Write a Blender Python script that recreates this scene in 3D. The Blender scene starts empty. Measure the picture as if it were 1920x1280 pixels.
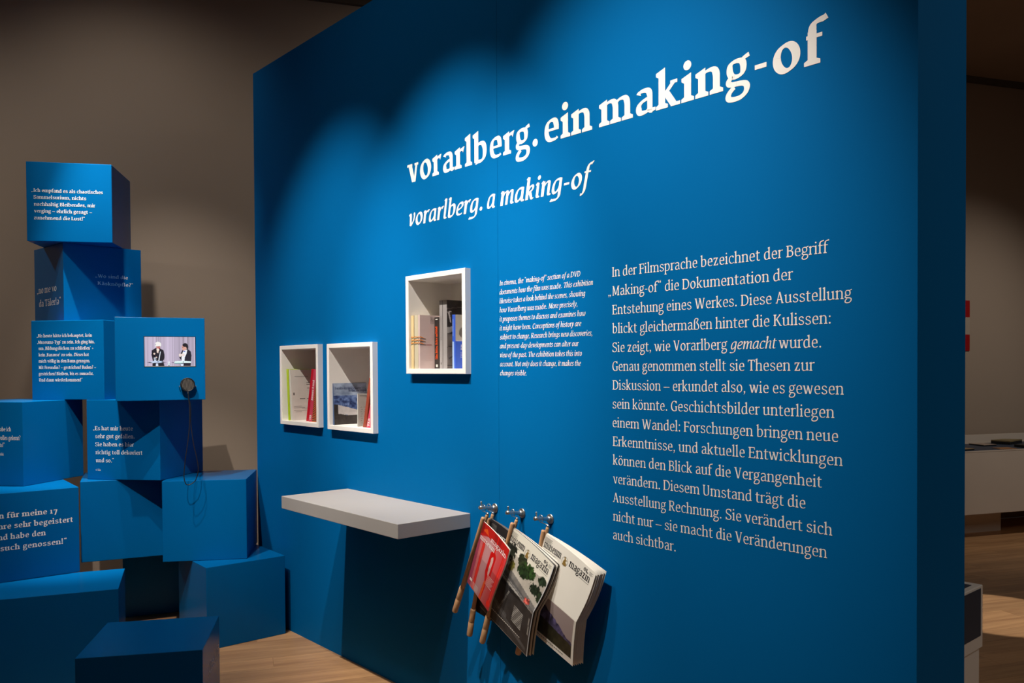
import bpy, bmesh, math, random
import numpy as np
from mathutils import Vector, Matrix
random.seed(4)
SC = bpy.context.scene
COL = SC.collection
PI = math.pi

# ------------------------------------------------------------------ camera
cam_data = bpy.data.cameras.new('camera')
cam = bpy.data.objects.new('camera', cam_data); COL.objects.link(cam)
YAW, PITCH, ROLL, F, CY, CH = 0.847699966, -0.017677238, -0.006123185, 1576.6961, 715.01605, 1.4881084
fwd = Vector((-math.sin(YAW)*math.cos(PITCH), math.cos(YAW)*math.cos(PITCH), math.sin(PITCH)))
rt = Vector((math.cos(YAW), math.sin(YAW), 0)); up = rt.cross(fwd)
r2 = rt*math.cos(ROLL)+up*math.sin(ROLL); u2 = -rt*math.sin(ROLL)+up*math.cos(ROLL)
m = Matrix((r2, u2, -fwd)).transposed().to_4x4(); m.translation = Vector((0, 0, CH))
cam.matrix_world = m
cam_data.sensor_width = 36; cam_data.sensor_fit = 'HORIZONTAL'; cam_data.lens = 36*F/1920
cam_data.shift_y = (CY-640)/1920; cam_data.clip_start = .05
SC.camera = cam

# ------------------------------------------------------------------ world, lights, exposure
w = bpy.data.worlds.new('world'); SC.world = w; w.use_nodes = True
w.node_tree.nodes['Background'].inputs[0].default_value = (.05, .045, .04, 1)
w.node_tree.nodes['Background'].inputs[1].default_value = .2
vs = SC.view_settings; vs.view_transform = 'Standard'; vs.look = 'None'; vs.gamma = 1; vs.use_curve_mapping = False; vs.exposure = 0.0
try:
    SC.cycles.use_denoising = True; SC.cycles.denoiser = 'OPENIMAGEDENOISE'; SC.cycles.denoising_input_passes = 'RGB_ALBEDO_NORMAL'; SC.cycles.denoising_prefilter = 'ACCURATE'
    SC.cycles.max_bounces = 8; SC.cycles.diffuse_bounces = 5; SC.cycles.sample_clamp_indirect = 4
except Exception: pass
WARM = (1.0, .925, .83)
def spot(loc, tgt, power, cone, blend=.6, size=.02, col=WARM):
    l = bpy.data.lights.new('spot_or_wash', 'SPOT'); l.energy = power; l.color = col
    l.spot_size = math.radians(cone); l.spot_blend = blend; l.shadow_soft_size = size
    o = bpy.data.objects.new('spot_or_wash', l); COL.objects.link(o); o.location = loc
    o.rotation_euler = (Vector(tgt)-Vector(loc)).to_track_quat('-Z', 'Y').to_euler()
    return o
def area(loc, tgt, power, sx, sy, col=WARM):
    l = bpy.data.lights.new('fill_area', 'AREA'); l.shape = 'RECTANGLE'; l.size = sx; l.size_y = sy; l.energy = power; l.color = col
    o = bpy.data.objects.new('fill_area', l); COL.objects.link(o); o.location = loc
    o.rotation_euler = (Vector(tgt)-Vector(loc)).to_track_quat('-Z', 'Y').to_euler()
    return o
spot((-3.45, .50, 3.95), (-3.90, 2.19, 1.42), 405, 45, 1)
spot((-2.60, .50, 3.95), (-2.93, 2.19, 1.54), 540, 44, 1)
spot((-1.75, .45, 3.95), (-1.86, 2.19, 1.66), 415, 50, 1)
spot((-1.45, .25, 3.95), (-1.75, 2.19, 1.3), 40, 56, .9)
spot((-2.9, .30, 3.95), (-3.0, 2.19, 2.5), 20, 95, 1)  # added faint wash softening the falloff on the blue wall
spot((-3.70, .75, 3.95), (-4.85, 1.20, 1.0), 215, 37, .8, .015)
spot((-2.53, .50, 3.95), (-4.75, 1.55, 1.2), 350, 28, .8, .015)
spot((-4.79, 1.29, 3.95), (-5.10, 1.32, 1.0), 560, 25, .8, .015)
spot((-3.20, .75, 3.95), (-3.62, 1.45, 0), 75, 38, .8, .015)
spot((-4.6, -.75, 4.05), (-6.4, -.6, 1.4), 112, 125, 1, .05)  # added wash lifting the back wall at the left
spot((-4.2, .92, 4.05), (-5.85, 2.20, 1.2), 170, 42, 1, .05)  # added wash for the lower back wall beside the stack
spot((-4.9, 1.20, 4.1), (-5.95, 1.95, 2.0), 26, 115, 1, .05)  # added weak wash for the back wall above the stack
spot((-3.75, 3.9, 4.05), (-5.1, 3.9, 2.2), 55, 130, 1, .05)  # added wash behind the blue wall, lifts the wall above it
spot((-.67, 7.49, 3.9), (-3.0, 8.3, .9), 140, 70, 1)
spot((-1.1, 5.5, 3.95), (-1.82, 5.46, 0), 400, 13, .08)
area((1.5, 3.6, 4.1), (1.0, 3.6, 0), 45, 2.5, 2.5)  # added ambient fill for the right side, not a fixture
area((.8, -3.2, 4.1), (.8, -3.2, 0), 9, 3, 3)  # added weak ambient fill behind the camera, not a fixture


# ------------------------------------------------------------------ data (world coordinates, metres)
BOX = {'A': [-5.3576, 1.38, 1.05343, 5.0],
 'B': [-5.4572, 1.4374, 0.11986, 4.0],
 'C': [-5.2687, 1.4074, 0.69809, 3.0],
 'D': [-4.785, 1.623, 1.26296, 3.0],
 'E': [-5.2717, 1.0302, 0.63246, 2.0],
 'F': [-5.0033, 1.6178, 0.68104, 2.0],
 'G': [-4.9692, 0.9809, 1.51387, 1.0],
 'H': [-5.0983, 1.5243, 1.27091, 1.0],
 'I': [-4.7324, 1.884, 1.01626, 1.0],
 'J': [-4.5887, 1.9328, -0.03086, 0.0],
 'K': [-4.5286, 1.1022, 1.21453, 0.0],
 'L': [-3.4087, 1.1131, 1.04964, 0.0],
 'M': [-5.431, 1.844, 1.22943, 0.0]}
BTEXT = {'A': [(0,
        [([('„Ich empfand es als chaotisches', 'semi')], 0.0273, 0.3937, 0.2726, 0.0134), ([('Sammelsurium, nichts', 'semi')], 0.0368, 0.3063, 0.2354, 0.0134), ([('nachhaltig Bleibendes, mir', 'semi')], 0.0382, 0.3534, 0.1968, 0.0134),
         ([('verging – ehrlich gesagt –', 'semi')], 0.0381, 0.336, 0.1593, 0.0134), ([('zunehmend die Lust!“', 'semi')], 0.0375, 0.2977, 0.1211, 0.0134)])],
 'B': [(0, [([('„no me vo', 'semi')], 0.0409, 0.3378, 0.1756, 0.0275), ([('da Täler!ə“', 'semi')], 0.0708, 0.3983, 0.0972, 0.0275)]), (1, [([('„Wo sind die', 'semi')], 0.1738, 0.3597, 0.2589, 0.0134), ([('Käsknöpfle?“', 'semi')], 0.1854, 0.3902, 0.2167, 0.0134)])],
 'C': [(0,
        [([('„Bis heute hätte ich behauptet, kein', 'semi')], 0.0345, 0.3711, 0.3471, 0.0126), ([('‚Museums-Typ‘ zu sein. Ich ging hin,', 'semi')], 0.037, 0.3862, 0.3115, 0.0126), ([('um ‚Bildungslücken zu schließen‘ +', 'semi')], 0.0444, 0.379, 0.2771, 0.0126),
         ([('kein ‚Banause‘ zu sein. ', 'semi'), ('Dieses', 'bital'), (' hat', 'semi')], 0.0443, 0.3512, 0.2412, 0.0126), ([('mich völlig in den Bann gezogen.', 'semi')], 0.0443, 0.3573, 0.2068, 0.0126), ([('Mit Freundin? – gestrichen! Baden? –', 'semi')], 0.0443, 0.3929, 0.1709, 0.0126),
         ([('gestrichen! Bleiben, bis es zumacht.', 'semi')], 0.0437, 0.3779, 0.136, 0.0126), ([('Und dann wiederkommen!“', 'semi')], 0.0443, 0.3096, 0.1017, 0.0126)])],
 'E': [(0, [([('habe ich', 'semi')], 0.2885, 0.3681, 0.2865, 0.0155), ([('volles gelernt?', 'semi')], 0.2927, 0.4255, 0.2413, 0.0155), ([('ts!“', 'semi')], 0.2981, 0.3265, 0.2035, 0.0155), ([('othek', 'semi')], 0.2973, 0.3204, 0.159, 0.01)])],
 'F': [(0,
        [([('„Es hat mir heute', 'semi')], 0.0382, 0.2793, 0.272, 0.0156), ([('sehr gut gefallen.', 'semi')], 0.052, 0.2891, 0.2284, 0.0156), ([('Sie haben es hier', 'semi')], 0.0513, 0.2851, 0.1839, 0.0156), ([('richtig toll dekoriert', 'semi')], 0.052, 0.3356, 0.1398, 0.0156),
         ([('und so.“', 'semi')], 0.0527, 0.162, 0.0953, 0.0156), ([('© Lia', 'semi')], 0.0519, 0.0819, 0.0476, 0.0085)])],
 'G': [(0, [([('n für meine 17', 'bold')], 0.0826, 0.3405, 0.3166, 0.019), ([('hre sehr begeistert', 'bold')], 0.0791, 0.4111, 0.2638, 0.019), ([('nd habe den', 'bold')], 0.0769, 0.2863, 0.2104, 0.019), ([('such genossen!“', 'bold')], 0.0874, 0.3803, 0.1563, 0.019)])],
 'L': [(1, [([('„Alles Alltä', 'reg')], 0.1143, 0.415, 0.2897, 0.028)])]}
WTEXT = [('headline', [([('vorarlberg.', 'bold')], -3.191, -2.325, 2.3225, 0.083), ([('ein', 'bold')], -2.288, -2.045, 2.3225, 0.083), ([('making-of', 'bold')], -2.012, -1.162, 2.3225, 0.083)]),
 ('subheading', [([('vorarlberg.', 'bital')], -3.181, -2.657, 2.1265, 0.0545), ([('a', 'bital')], -2.627, -2.575, 2.1265, 0.0545), ([('making-of', 'bital')], -2.545, -2.034, 2.1265, 0.0545)]),
 ('text_column',
  [([('In der Filmsprache bezeichnet der Begriff', 'reg')], -1.954, -1.159, 1.796, 0.0236), ([('„Making-of“ die Dokumentation der', 'reg')], -1.972, -1.268, 1.7311, 0.0236), ([('Entstehung eines Werkes. Diese Ausstellung', 'reg')], -1.954, -1.094, 1.6661, 0.0236),
   ([('blickt gleichermaßen hinter die Kulissen:', 'reg')], -1.954, -1.155, 1.6012, 0.0236), ([('Sie zeigt, wie Vorarlberg ', 'reg'), ('gemacht', 'ital'), (' wurde.', 'reg')], -1.954, -1.183, 1.5363, 0.0236), ([('Genau genommen stellt sie Thesen zur', 'reg')], -1.954, -1.202, 1.4714, 0.0236),
   ([('Diskussion – erkundet also, wie es gewesen', 'reg')], -1.954, -1.117, 1.4064, 0.0236), ([('sein könnte. Geschichtsbilder unterliegen', 'reg')], -1.954, -1.144, 1.3415, 0.0236), ([('einem Wandel: Forschungen bringen neue', 'reg')], -1.954, -1.133, 1.2766, 0.0236),
   ([('Erkenntnisse, und aktuelle Entwicklungen', 'reg')], -1.954, -1.12, 1.2116, 0.0236), ([('können den Blick auf die Vergangenheit', 'reg')], -1.954, -1.18, 1.1467, 0.0236), ([('verändern. Diesem Umstand trägt die', 'reg')], -1.954, -1.23, 1.0818, 0.0236),
   ([('Ausstellung Rechnung. Sie verändert sich', 'reg')], -1.954, -1.15, 1.0168, 0.0236), ([('nicht nur – sie macht die Veränderungen', 'reg')], -1.954, -1.165, 0.9519, 0.0236), ([('auch sichtbar.', 'reg')], -1.954, -1.685, 0.887, 0.0236)]),
 ('text_column',
  [([('In cinema, the “making-of” section of a DVD', 'ital')], -2.552, -2.106, 1.8115, 0.0139), ([('documents how the film was ', 'ital'), ('made.', 'reg'), (' This exhibition', 'ital')], -2.552, -2.044, 1.7757, 0.0139),
   ([('likewise takes a look behind the scenes, showing', 'ital')], -2.552, -2.082, 1.7399, 0.0139), ([('how Vorarlberg was ', 'ital'), ('made.', 'reg'), (' More precisely,', 'ital')], -2.552, -2.122, 1.7042, 0.0139),
   ([('it proposes themes to discuss and examines how', 'ital')], -2.552, -2.081, 1.6684, 0.0139), ([('it might have been. Conceptions of history are', 'ital')], -2.552, -2.102, 1.6326, 0.0139), ([('subject to change. Research brings new discoveries,', 'ital')], -2.552, -2.049, 1.5968, 0.0139),
   ([('and present-day developments can alter our', 'ital')], -2.552, -2.114, 1.561, 0.0139), ([('view of the past. The exhibition takes this into', 'ital')], -2.552, -2.1, 1.5253, 0.0139), ([('account. Not only does it change, it makes the', 'ital')], -2.552, -2.105, 1.4895, 0.0139),
   ([('changes visible.', 'ital')], -2.552, -2.396, 1.4537, 0.0139)])]
MAG = {'black': [[-2.5315, 2.115, 0.8927], [-2.3526, 2.11, 0.8284], [-2.5533, 2.1, 0.723], [-2.3898, 2.1, 0.6616], [-2.648, 2.115, 0.5091], [-2.4511, 2.11, 0.4772]],
 'red': [[-2.4849, 2.045, 0.8954], [-2.3491, 2.055, 0.806], [-2.532, 2.04, 0.7725], [-2.3801, 2.03, 0.6913], [-2.5913, 2.045, 0.6427], [-2.4697, 2.05, 0.5503]],
 'snow': [[-2.2202, 2.12, 0.8785], [-1.9668, 2.115, 0.7766], [-2.2872, 2.105, 0.6803], [-2.0291, 2.08, 0.6018], [-2.3664, 2.12, 0.5235], [-2.0763, 2.11, 0.4282]],
 'street': [[-2.367, 2.09, 0.8821], [-2.1405, 2.085, 0.7782], [-2.4611, 2.075, 0.6949], [-2.2029, 2.04, 0.6062], [-2.5688, 2.09, 0.5418], [-2.2779, 2.075, 0.419]]}
ROD = {'black': {'back': [[-2.5264, 2.125, 0.9095], [-2.6329, 2.11, 0.5105]], 'front': [[-2.5211, 2.1, 0.896], [-2.6231, 2.1, 0.5146]], 'handle': [[-2.6231, 2.1, 0.5146], [-2.6482, 2.1, 0.4049]], 'ring': [[-2.5307, 2.13, 0.91], [-2.5381, 2.14, 0.927]]},
 'red': {'back': [[-2.488, 2.065, 0.9195], [-2.6353, 2.06, 0.6081]], 'front': [[-2.4889, 2.045, 0.9097], [-2.6232, 2.045, 0.6131]], 'handle': [[-2.6296, 2.05, 0.611], [-2.6792, 2.05, 0.5052]], 'ring': [[-2.4908, 2.068, 0.921], [-2.5035, 2.085, 0.9387]]},
 'snow': {'back': [[-2.2143, 2.125, 0.9019], [-2.345, 2.125, 0.4933]], 'front': [[-2.2273, 2.115, 0.8883], [-2.3378, 2.115, 0.497]], 'handle': [[-2.3434, 2.12, 0.4947], [-2.377, 2.12, 0.3947]], 'ring': [[-2.2181, 2.13, 0.9027], [-2.2255, 2.14, 0.9146]]},
 'street': {'back': [[-2.3562, 2.1, 0.9135], [-2.5251, 2.1, 0.51]], 'front': [[-2.3651, 2.085, 0.9002], [-2.5104, 2.085, 0.5163]], 'handle': [[-2.5164, 2.09, 0.514], [-2.5557, 2.09, 0.4017]], 'ring': [[-2.3658, 2.11, 0.9141], [-2.3737, 2.12, 0.9286]]}}
BOOKQ = {'alps': [[-3.904, 2.18, 1.4061], [-3.8693, 2.18, 1.4075], [-3.8578, 2.18, 1.1899], [-3.8716, 2.18, 1.1903]],
 'brown': [[-3.549, 2.2, 1.4378], [-3.5298, 2.2, 1.4356], [-3.5833, 2.2, 1.188], [-3.6128, 2.2, 1.1889]],
 'green': [[-4.3877, 2.18, 1.4817], [-4.3598, 2.18, 1.4805], [-4.3479, 2.18, 1.1952], [-4.37, 2.18, 1.1931]],
 'pink': [[-4.129, 2.21, 1.481], [-4.0961, 2.21, 1.4768], [-4.1557, 2.21, 1.1902], [-4.1905, 2.21, 1.1896]],
 'red': [[-4.161, 2.215, 1.481], [-4.1394, 2.215, 1.482], [-4.201, 2.215, 1.1905], [-4.2296, 2.215, 1.1902]],
 'rose': [[-3.5273, 2.198, 1.3398], [-3.5109, 2.198, 1.3379], [-3.5387, 2.198, 1.1876], [-3.5792, 2.198, 1.1869]],
 'small': [[-3.6633, 2.2, 1.3581], [-3.656, 2.2, 1.3577], [-3.6563, 2.2, 1.1872], [-3.6646, 2.2, 1.1868]],
 'striped': [[-4.086, 2.205, 1.4655], [-4.0621, 2.205, 1.3988], [-4.0928, 2.205, 1.1907], [-4.1452, 2.205, 1.1904]],
 'white': [[-4.3626, 2.182, 1.4789], [-4.3453, 2.182, 1.4794], [-4.3197, 2.182, 1.1931], [-4.3473, 2.182, 1.1929]]}


# ------------------------------------------------------------------ lettering
class Pen:
    """broad-nib serif lettering: every glyph is drawn as pen strokes and wedge serifs; units: x-height 500"""
    def __init__(s,w,t,k,italic=False,ser=1.0):
        s.w,s.t,s.k,s.it=w,t,k,italic
        s.ph=math.radians(22 if not italic else 30)
        s.e=math.hypot(w*math.sin(s.ph),t*math.cos(s.ph))/2
        s.ts=t*1.0; s.sx=(40+w*.16)*ser; s.P=[]; s.slant=.19 if italic else 0
    def out(s,poly): s.P.append(poly)
    def nib(s,nx,ny,w,t):
        c,q=math.cos(s.ph),math.sin(s.ph); a=nx*c+ny*q; b=-nx*q+ny*c
        return math.hypot(w*a,t*b)/2
    def path(s,p0,*sg,n=10):
        k=s.k; P=[(p0[0]*k,p0[1])]
        for g in sg:
            if len(g)==2: P.append((g[0]*k,g[1])) if not isinstance(g[0],tuple) else None
            else:
                a=P[-1]; b,c,d=[(x*k,y) for x,y in g]
                for i in range(1,n+1):
                    u=i/n;v=1-u
                    P.append((v**3*a[0]+3*v*v*u*b[0]+3*v*u*u*c[0]+u**3*d[0],v**3*a[1]+3*v*v*u*b[1]+3*v*u*u*c[1]+u**3*d[1]))
        return P
    def st(s,p0,*sg,w=1.,t=1.,a=1.,b=1.,closed=False,fix=None):
        P=s.path(p0,*sg); L=[]; n=len(P)
        for i in range(n):
            if closed: A=P[(i-1)%(n-1)];B=P[(i+1)%(n-1)]
            else: A=P[max(i-1,0)];B=P[min(i+1,n-1)]
            dx,dy=B[0]-A[0],B[1]-A[1];l=math.hypot(dx,dy) or 1;nx,ny=-dy/l,dx/l
            f=a+(b-a)*i/(n-1)
            h=(fix/2 if fix else s.nib(nx,ny,s.w*w,s.t*t))*f
            L.append(((P[i][0]+nx*h,P[i][1]+ny*h),(P[i][0]-nx*h,P[i][1]-ny*h)))
        for i in range(n-1): s.out([L[i][0],L[i][1],L[i+1][1],L[i+1][0]])
    def ell(s,cx,cy,rx,ry,w=1.,t=1.):
        q=.5523
        s.st((cx,cy+ry),((cx-rx*q,cy+ry),(cx-rx,cy+ry*q),(cx-rx,cy)),((cx-rx,cy-ry*q),(cx-rx*q,cy-ry),(cx,cy-ry)),((cx+rx*q,cy-ry),(cx+rx,cy-ry*q),(cx+rx,cy)),((cx+rx,cy+ry*q),(cx+rx*q,cy+ry),(cx,cy+ry)),w=w,t=t,closed=True)
    def disc(s,cx,cy,r,rx=None,ky=1.):
        cx*=s.k; rx=rx or r
        s.out([(cx+rx*math.cos(i*math.pi/8),cy+r*ky*math.sin(i*math.pi/8)) for i in range(16)])
    def slab(s,x,y,l=1.,r=1.,up=1,w=1.):
        c=x*s.k;h=s.w*w/2;L=h+s.sx*l;R=h+s.sx*r;t=s.ts*up;b=t*1.5
        s.out([(c-L,y),(c+R,y),(c+R,y+t),(c+h,y+b),(c-h,y+b),(c-L,y+t)])
    def flag(s,x,y,w=1.):
        c=x*s.k;h=s.w*w/2;L=h+s.sx*.95;t=s.ts
        s.out([(c+h,y+t*.35),(c-L,y-t*.75),(c-L,y-t*1.7),(c-h,y-t*2.3),(c+h,y-t*2.6)])
    def stem(s,x,y0,y1,b='b',t='f',w=1.):
        c=x*s.k;h=s.w*w/2
        yt=y1-(s.ts if t=='f' else 0);s.out([(c-h,y0),(c+h,y0),(c+h,yt),(c-h,yt)])
        if b: s.slab(x,y0,1 if b in'bl' else 0,1 if b in 'br' else 0,1,w)
        if t=='f': s.flag(x,y1,w)
        elif t: s.slab(x,y1,1 if t in'bl' else 0,1 if t in 'br' else 0,-1,w)
    def hb(s,x0,x1,y,f=1.):
        h=s.ts*f/2;s.out([(x0*s.k,y-h),(x1*s.k,y-h),(x1*s.k,y+h),(x0*s.k,y+h)])
    def diag(s,x0,y0,x1,y1,f):
        h=f/2;s.out([(x0*s.k-h,y0),(x0*s.k+h,y0),(x1*s.k+h,y1),(x1*s.k-h,y1)])
    def top(s,x,y,l=1.,r=1.,f=None):
        c=x*s.k;h=(f or s.w)/2;s.out([(c-h-s.sx*.75*l,y),(c-h-s.sx*.75*l,y-s.ts),(c+h+s.sx*.75*r,y-s.ts),(c+h+s.sx*.75*r,y)])
    def bot(s,x,y,l=1.,r=1.,f=None):
        c=x*s.k;h=(f or s.w)/2;s.out([(c-h-s.sx*.75*l,y),(c+h+s.sx*.75*r,y),(c+h+s.sx*.75*r,y+s.ts),(c-h-s.sx*.75*l,y+s.ts)])
    # ---- glyphs
    def arch(s,x0,x1,y1=0,foot='b'):
        T=508-s.e
        s.st((x0,355),((x0+30,440),(x0+85,T),(x0+(x1-x0)*.6,T)),((x1-30,T),(x1,T-70),(x1,T-160)),(x1,y1),a=.75)
        if foot: s.slab(x1,0,1,1)
    def glyph(s,ch):
        s.P=[]; f=s.git(ch) if s.it else None
        if f is None: f=s.grom(ch)
        P=s.P
        pad=(s.w-85)*.42*(.6 if s.it else 1)
        P=[[(x+pad+s.slant*y,y) for x,y in q] for q in P]
        return P,f*s.k+2*pad
    def dots(s,x):
        r=max(s.w*.5,46)*.95;s.disc(x-75,655,r);s.disc(x+75,655,r)
    def grom(s,c):
        w,t,e,st,X=s.w,s.t,s.e,s.st,s.k; A=765; D=-245; CP=695; B=-10+e; T=510-e; CW=1.08
        if c in 'äöü':
            a=s.grom({'ä':'a','ö':'o','ü':'u'}[c]); s.dots({'ä':205,'ö':215,'ü':235}[c]); return a
        if c in 'ÄÖÜ':
            return s.grom({'Ä':'A','Ö':'O','Ü':'U'}[c])
        if c=='a':
            st((92,405),((110,470),(150,T),(215,T)),((290,T),(328,T-50),(328,T-130)),(328,110),((328,60),(345,38),(385,28)),b=.8)
            st((325,300),((210,280),(92,245),(92,140)),((92,60),(130,B),(180,B)),((245,B),(290,45),(325,110)),w=.95)
            s.out([(328*X+w*.3,0),(328*X+w/2+s.sx*.9,s.ts*.45),(328*X+w/2+s.sx*.9,s.ts*1.3),(328*X,s.ts*1.3)]);return 420
        if c=='b':
            s.stem(105,20,A,b=None)
            st((110,370),((150,460),(200,T),(250,T)),((330,T),(385,400),(385,255)),((385,100),(320,B),(220,B)),((160,B),(125,15),(105,40)));return 470
        if c=='c':
            st((345,385),((330,460),(290,T),(240,T)),((130,T),(85,390),(85,240)),((85,90),(150,B),(240,B)),((300,B),(340,40),(365,80)),b=.75,a=1.0);return 395
        if c=='d':
            s.stem(360,30,A,b='r')
            st((360,400),((330,470),(290,T),(240,T)),((140,T),(85,400),(85,240)),((85,90),(130,B),(200,B)),((270,B),(320,50),(360,120)));return 470
        if c=='e':
            st((95,262),(345,262),w=.6,fix=s.ts*.85)
            st((345,262-s.ts*.42),((352,420),(310,T),(235,T)),((135,T),(85,390),(85,245)),((85,90),(145,B),(235,B)),((300,B),(345,35),(372,75)),b=.75);return 415
        if c=='f':
            s.stem(115,0,560,t=None)
            st((115,540),((115,700),(180,A-15-e),(265,A-5-e)),((290,A-5-e),(310,A+8-e),(335,A+22-e)),b=1.6)
            s.hb(25,265,500-s.ts/2);return 285
        if c=='g':
            st((205,T),((120,T),(85,430),(85,340)),((85,240),(130,188),(205,188)),((290,188),(325,240),(325,345)),((325,440),(280,T),(205,T)),w=.85,closed=True)
            st((290,455),((330,490),(360,505),(425,525)),w=.5,fix=s.ts*1.0,b=1.2)
            st((140,205),((90,180),(65,150),(68,115)),((72,60),(130,62),(230,55)),((330,48),(390,30),(385,-55)),((380,-160),(290,D-8+e),(195,D-8+e)),((100,D-8+e),(55,-195),(62,-130)),((68,-80),(110,-30),(170,5)),w=.78,t=1.25);return 425
        if c=='h':
            s.stem(105,0,A); s.arch(105,375);return 475
        if c=='i':
            s.stem(110,0,508); s.disc(105,685,max(w*.58,52));return 222
        if c=='j':
            s.stem(110,-60,508,b=None); st((110,0),(110,-90),((110,-180),(60,-230),(-20,D)),b=.6); s.disc(105,685,max(w*.58,52));return 222
        if c=='k':
            s.stem(105,0,A); st((140,235),(355,478),fix=t*1.2); s.top(350,500,.9,.7,t*1.3)
            s.diag(190,300,365,0,w*1.08); s.bot(372,0,.5,.8);return 455
        if c=='l': s.stem(110,0,A);return 222
        if c=='m':
            s.stem(105,0,508); s.arch(105,365); s.arch(365,630);return 735
        if c=='n': s.stem(105,0,508); s.arch(105,375);return 475
        if c=='o': s.ell(227,250,152,260-e,w=1.02);return 455
        if c=='p':
            s.stem(105,D,508)
            st((110,370),((150,460),(200,T),(250,T)),((330,T),(385,400),(385,255)),((385,100),(320,B),(225,B)),((180,B),(135,15),(105,50)));return 470
        if c=='q':
            s.stem(360,D,490,t=None)
            st((360,400),((330,470),(290,T),(240,T)),((140,T),(85,400),(85,240)),((85,90),(130,B),(200,B)),((270,B),(320,50),(360,120)));return 470
        if c=='r':
            s.stem(105,0,508); st((108,350),((140,440),(200,T-5),(255,T-5)),((275,T-5),(290,T-12),(305,T-20)),a=.7,b=1.3);return 303
        if c=='s':
            st((315,385),((300,450),(265,T),(205,T)),((130,T),(88,440),(88,375)),((88,300),(150,285),(205,260)),((275,228),(325,200),(325,128)),((325,45),(260,B),(190,B)),((120,B),(80,45),(68,115)),w=.82,a=.95,b=.95);return 385
        if c=='t':
            st((130,600),(130,130),((130,40),(160,B),(215,B)),((250,B),(275,15),(300,40)),b=.7,a=1)
            s.hb(30,285,500-s.ts/2); s.out([(130*X-w/2,600),(130*X+w/2,640),(130*X+w/2,560),(130*X-w/2,560)]);return 315
        if c=='u':
            s.flag(105,508); st((105,490),(105,150),((105,45),(140,B),(200,B)),((270,B),(335,50),(365,120)),b=.75)
            s.stem(365,20,508,b='r');return 475
        if c in 'vyw':
            f=w*1.02;g=t*1.35
            if c!='w':
                s.diag(80,500,228,0,f); s.diag(228+f/4/X,0,350,500,g); s.top(82,500,1,.6); s.top(350,500,1,.7,g)
                if c=='y': st((245,20),((210,-110),(160,-215),(60,-222)),fix=t*1.6,b=1.4)
                return 425
            s.diag(78,500,190,0,f); s.diag(195+f/5/X,0,320,480,g); s.diag(310,500,435,0,f); s.diag(440+f/5/X,0,555,500,g)
            s.top(80,500,1,.5); s.top(300,500,.6,.3); s.top(555,500,.9,.7,g);return 630
        if c=='x':
            s.diag(95,500,330,0,w*1.05); s.diag(335,500,90,0,t*1.4)
            s.top(95,500,.8,.5);s.top(338,500,.6,.6,t*1.4);s.bot(330,0,.5,.8);s.bot(90,0,.6,.6,t*1.4);return 430
        if c=='z':
            s.hb(45,340,500-s.ts*.6,1.2);s.hb(45,350,s.ts*.6,1.2);s.diag(300,500,85,0,w*1.0)
            s.out([(45*X,500),(45*X,380),(45*X+s.ts,380),(45*X+s.ts*1.3,500)]);s.out([(350*X,0),(350*X,130),(350*X-s.ts,130),(350*X-s.ts*1.3,0)]);return 395
        if c=='ß':
            s.stem(105,0,560,t=None); st((105,540),((105,700),(170,A-e),(240,A-e)),((310,A-e),(350,720),(350,650)),((350,570),(270,550),(265,480)),((260,420),(400,350),(400,190)),((400,60),(340,B),(280,B)),((240,B),(215,10),(190,40)),w=.9);return 460
        # capitals
        cw=CW; U=CP
        if c=='I': s.stem(120,0,U,t='b',w=cw);return 240
        if c in 'BDEFPR':
            s.stem(115,0,U,t='l',w=cw)
            if c=='E' or c=='F':
                s.hb(115,400,U-s.ts/2); s.hb(115,345,U*.53); s.diag(395,U,400,U-150,s.ts*1.1); s.diag(345,U*.53+75,345,U*.53-75,s.ts)
                if c=='E': s.hb(115,415,s.ts/2); s.diag(420,155,412,0,s.ts*1.1);return 465
                return 430
            if c=='D': st((110,U-e),(230,U-e),((410,U-e),(490,500),(490,350)),((490,160),(400,e),(230,e)),(110,e));return 560
            if c in 'PR': st((110,U-e),(250,U-e),((350,U-e),(390,600),(390,520)),((390,400),(330,340),(240,340)),(120,340),w=.95)
            if c=='R': s.diag(240,345,415,0,w*1.08); s.bot(425,0,.4,.8);return 500
            if c=='P': return 440
            if c=='B':
                st((110,U-e),(235,U-e),((330,U-e),(370,620),(370,545)),((370,450),(320,385),(220,375)),(120,375),w=.9)
                st((220,375),((350,375),(405,300),(405,200)),((405,80),(340,e),(230,e)),(110,e),w=.95);return 475
        if c in 'CG':
            st((450,560),((430,650),(370,U+10-e),(300,U+10-e)),((160,U+10-e),(90,520),(90,340)),((90,150),(170,B),(300,B)),((370,B),(420,30),(455,80)) if c=='C' else ((380,B),(430,30),(462,60)),w=1.05)
            s.diag(455,700,455,520,s.ts*.9)
            if c=='G': s.stem(440,30,330,b=None,t='b');return 535
            return 510
        if c=='S':
            st((395,560),((380,640),(320,U+10-e),(245,U+10-e)),((150,U+10-e),(90,620),(90,530)),((90,420),(170,390),(240,355)),((330,315),(400,270),(400,170)),((400,60),(320,B),(225,B)),((140,B),(85,60),(75,150)),w=.9)
            s.diag(398,700,398,540,s.ts*.9); s.diag(74,170,70,0,s.ts*.9);return 465
        if c=='O': s.ell(290,U/2,200,U/2+10-e,w=1.08);return 580
        if c in 'T': s.stem(235,0,U,t=None,w=cw); s.hb(30,440,U-s.ts/2); s.diag(35,U,28,U-150,s.ts*1.1); s.diag(435,U,442,U-150,s.ts*1.1);return 470
        if c=='U':
            s.slab(110,U,1,1,-1); st((110,U),(110,220),((110,60),(180,B),(270,B)),((370,B),(425,70),(425,230)),(425,U),w=1.); s.top(425,U,1,1,t*1.4);return 540
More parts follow.
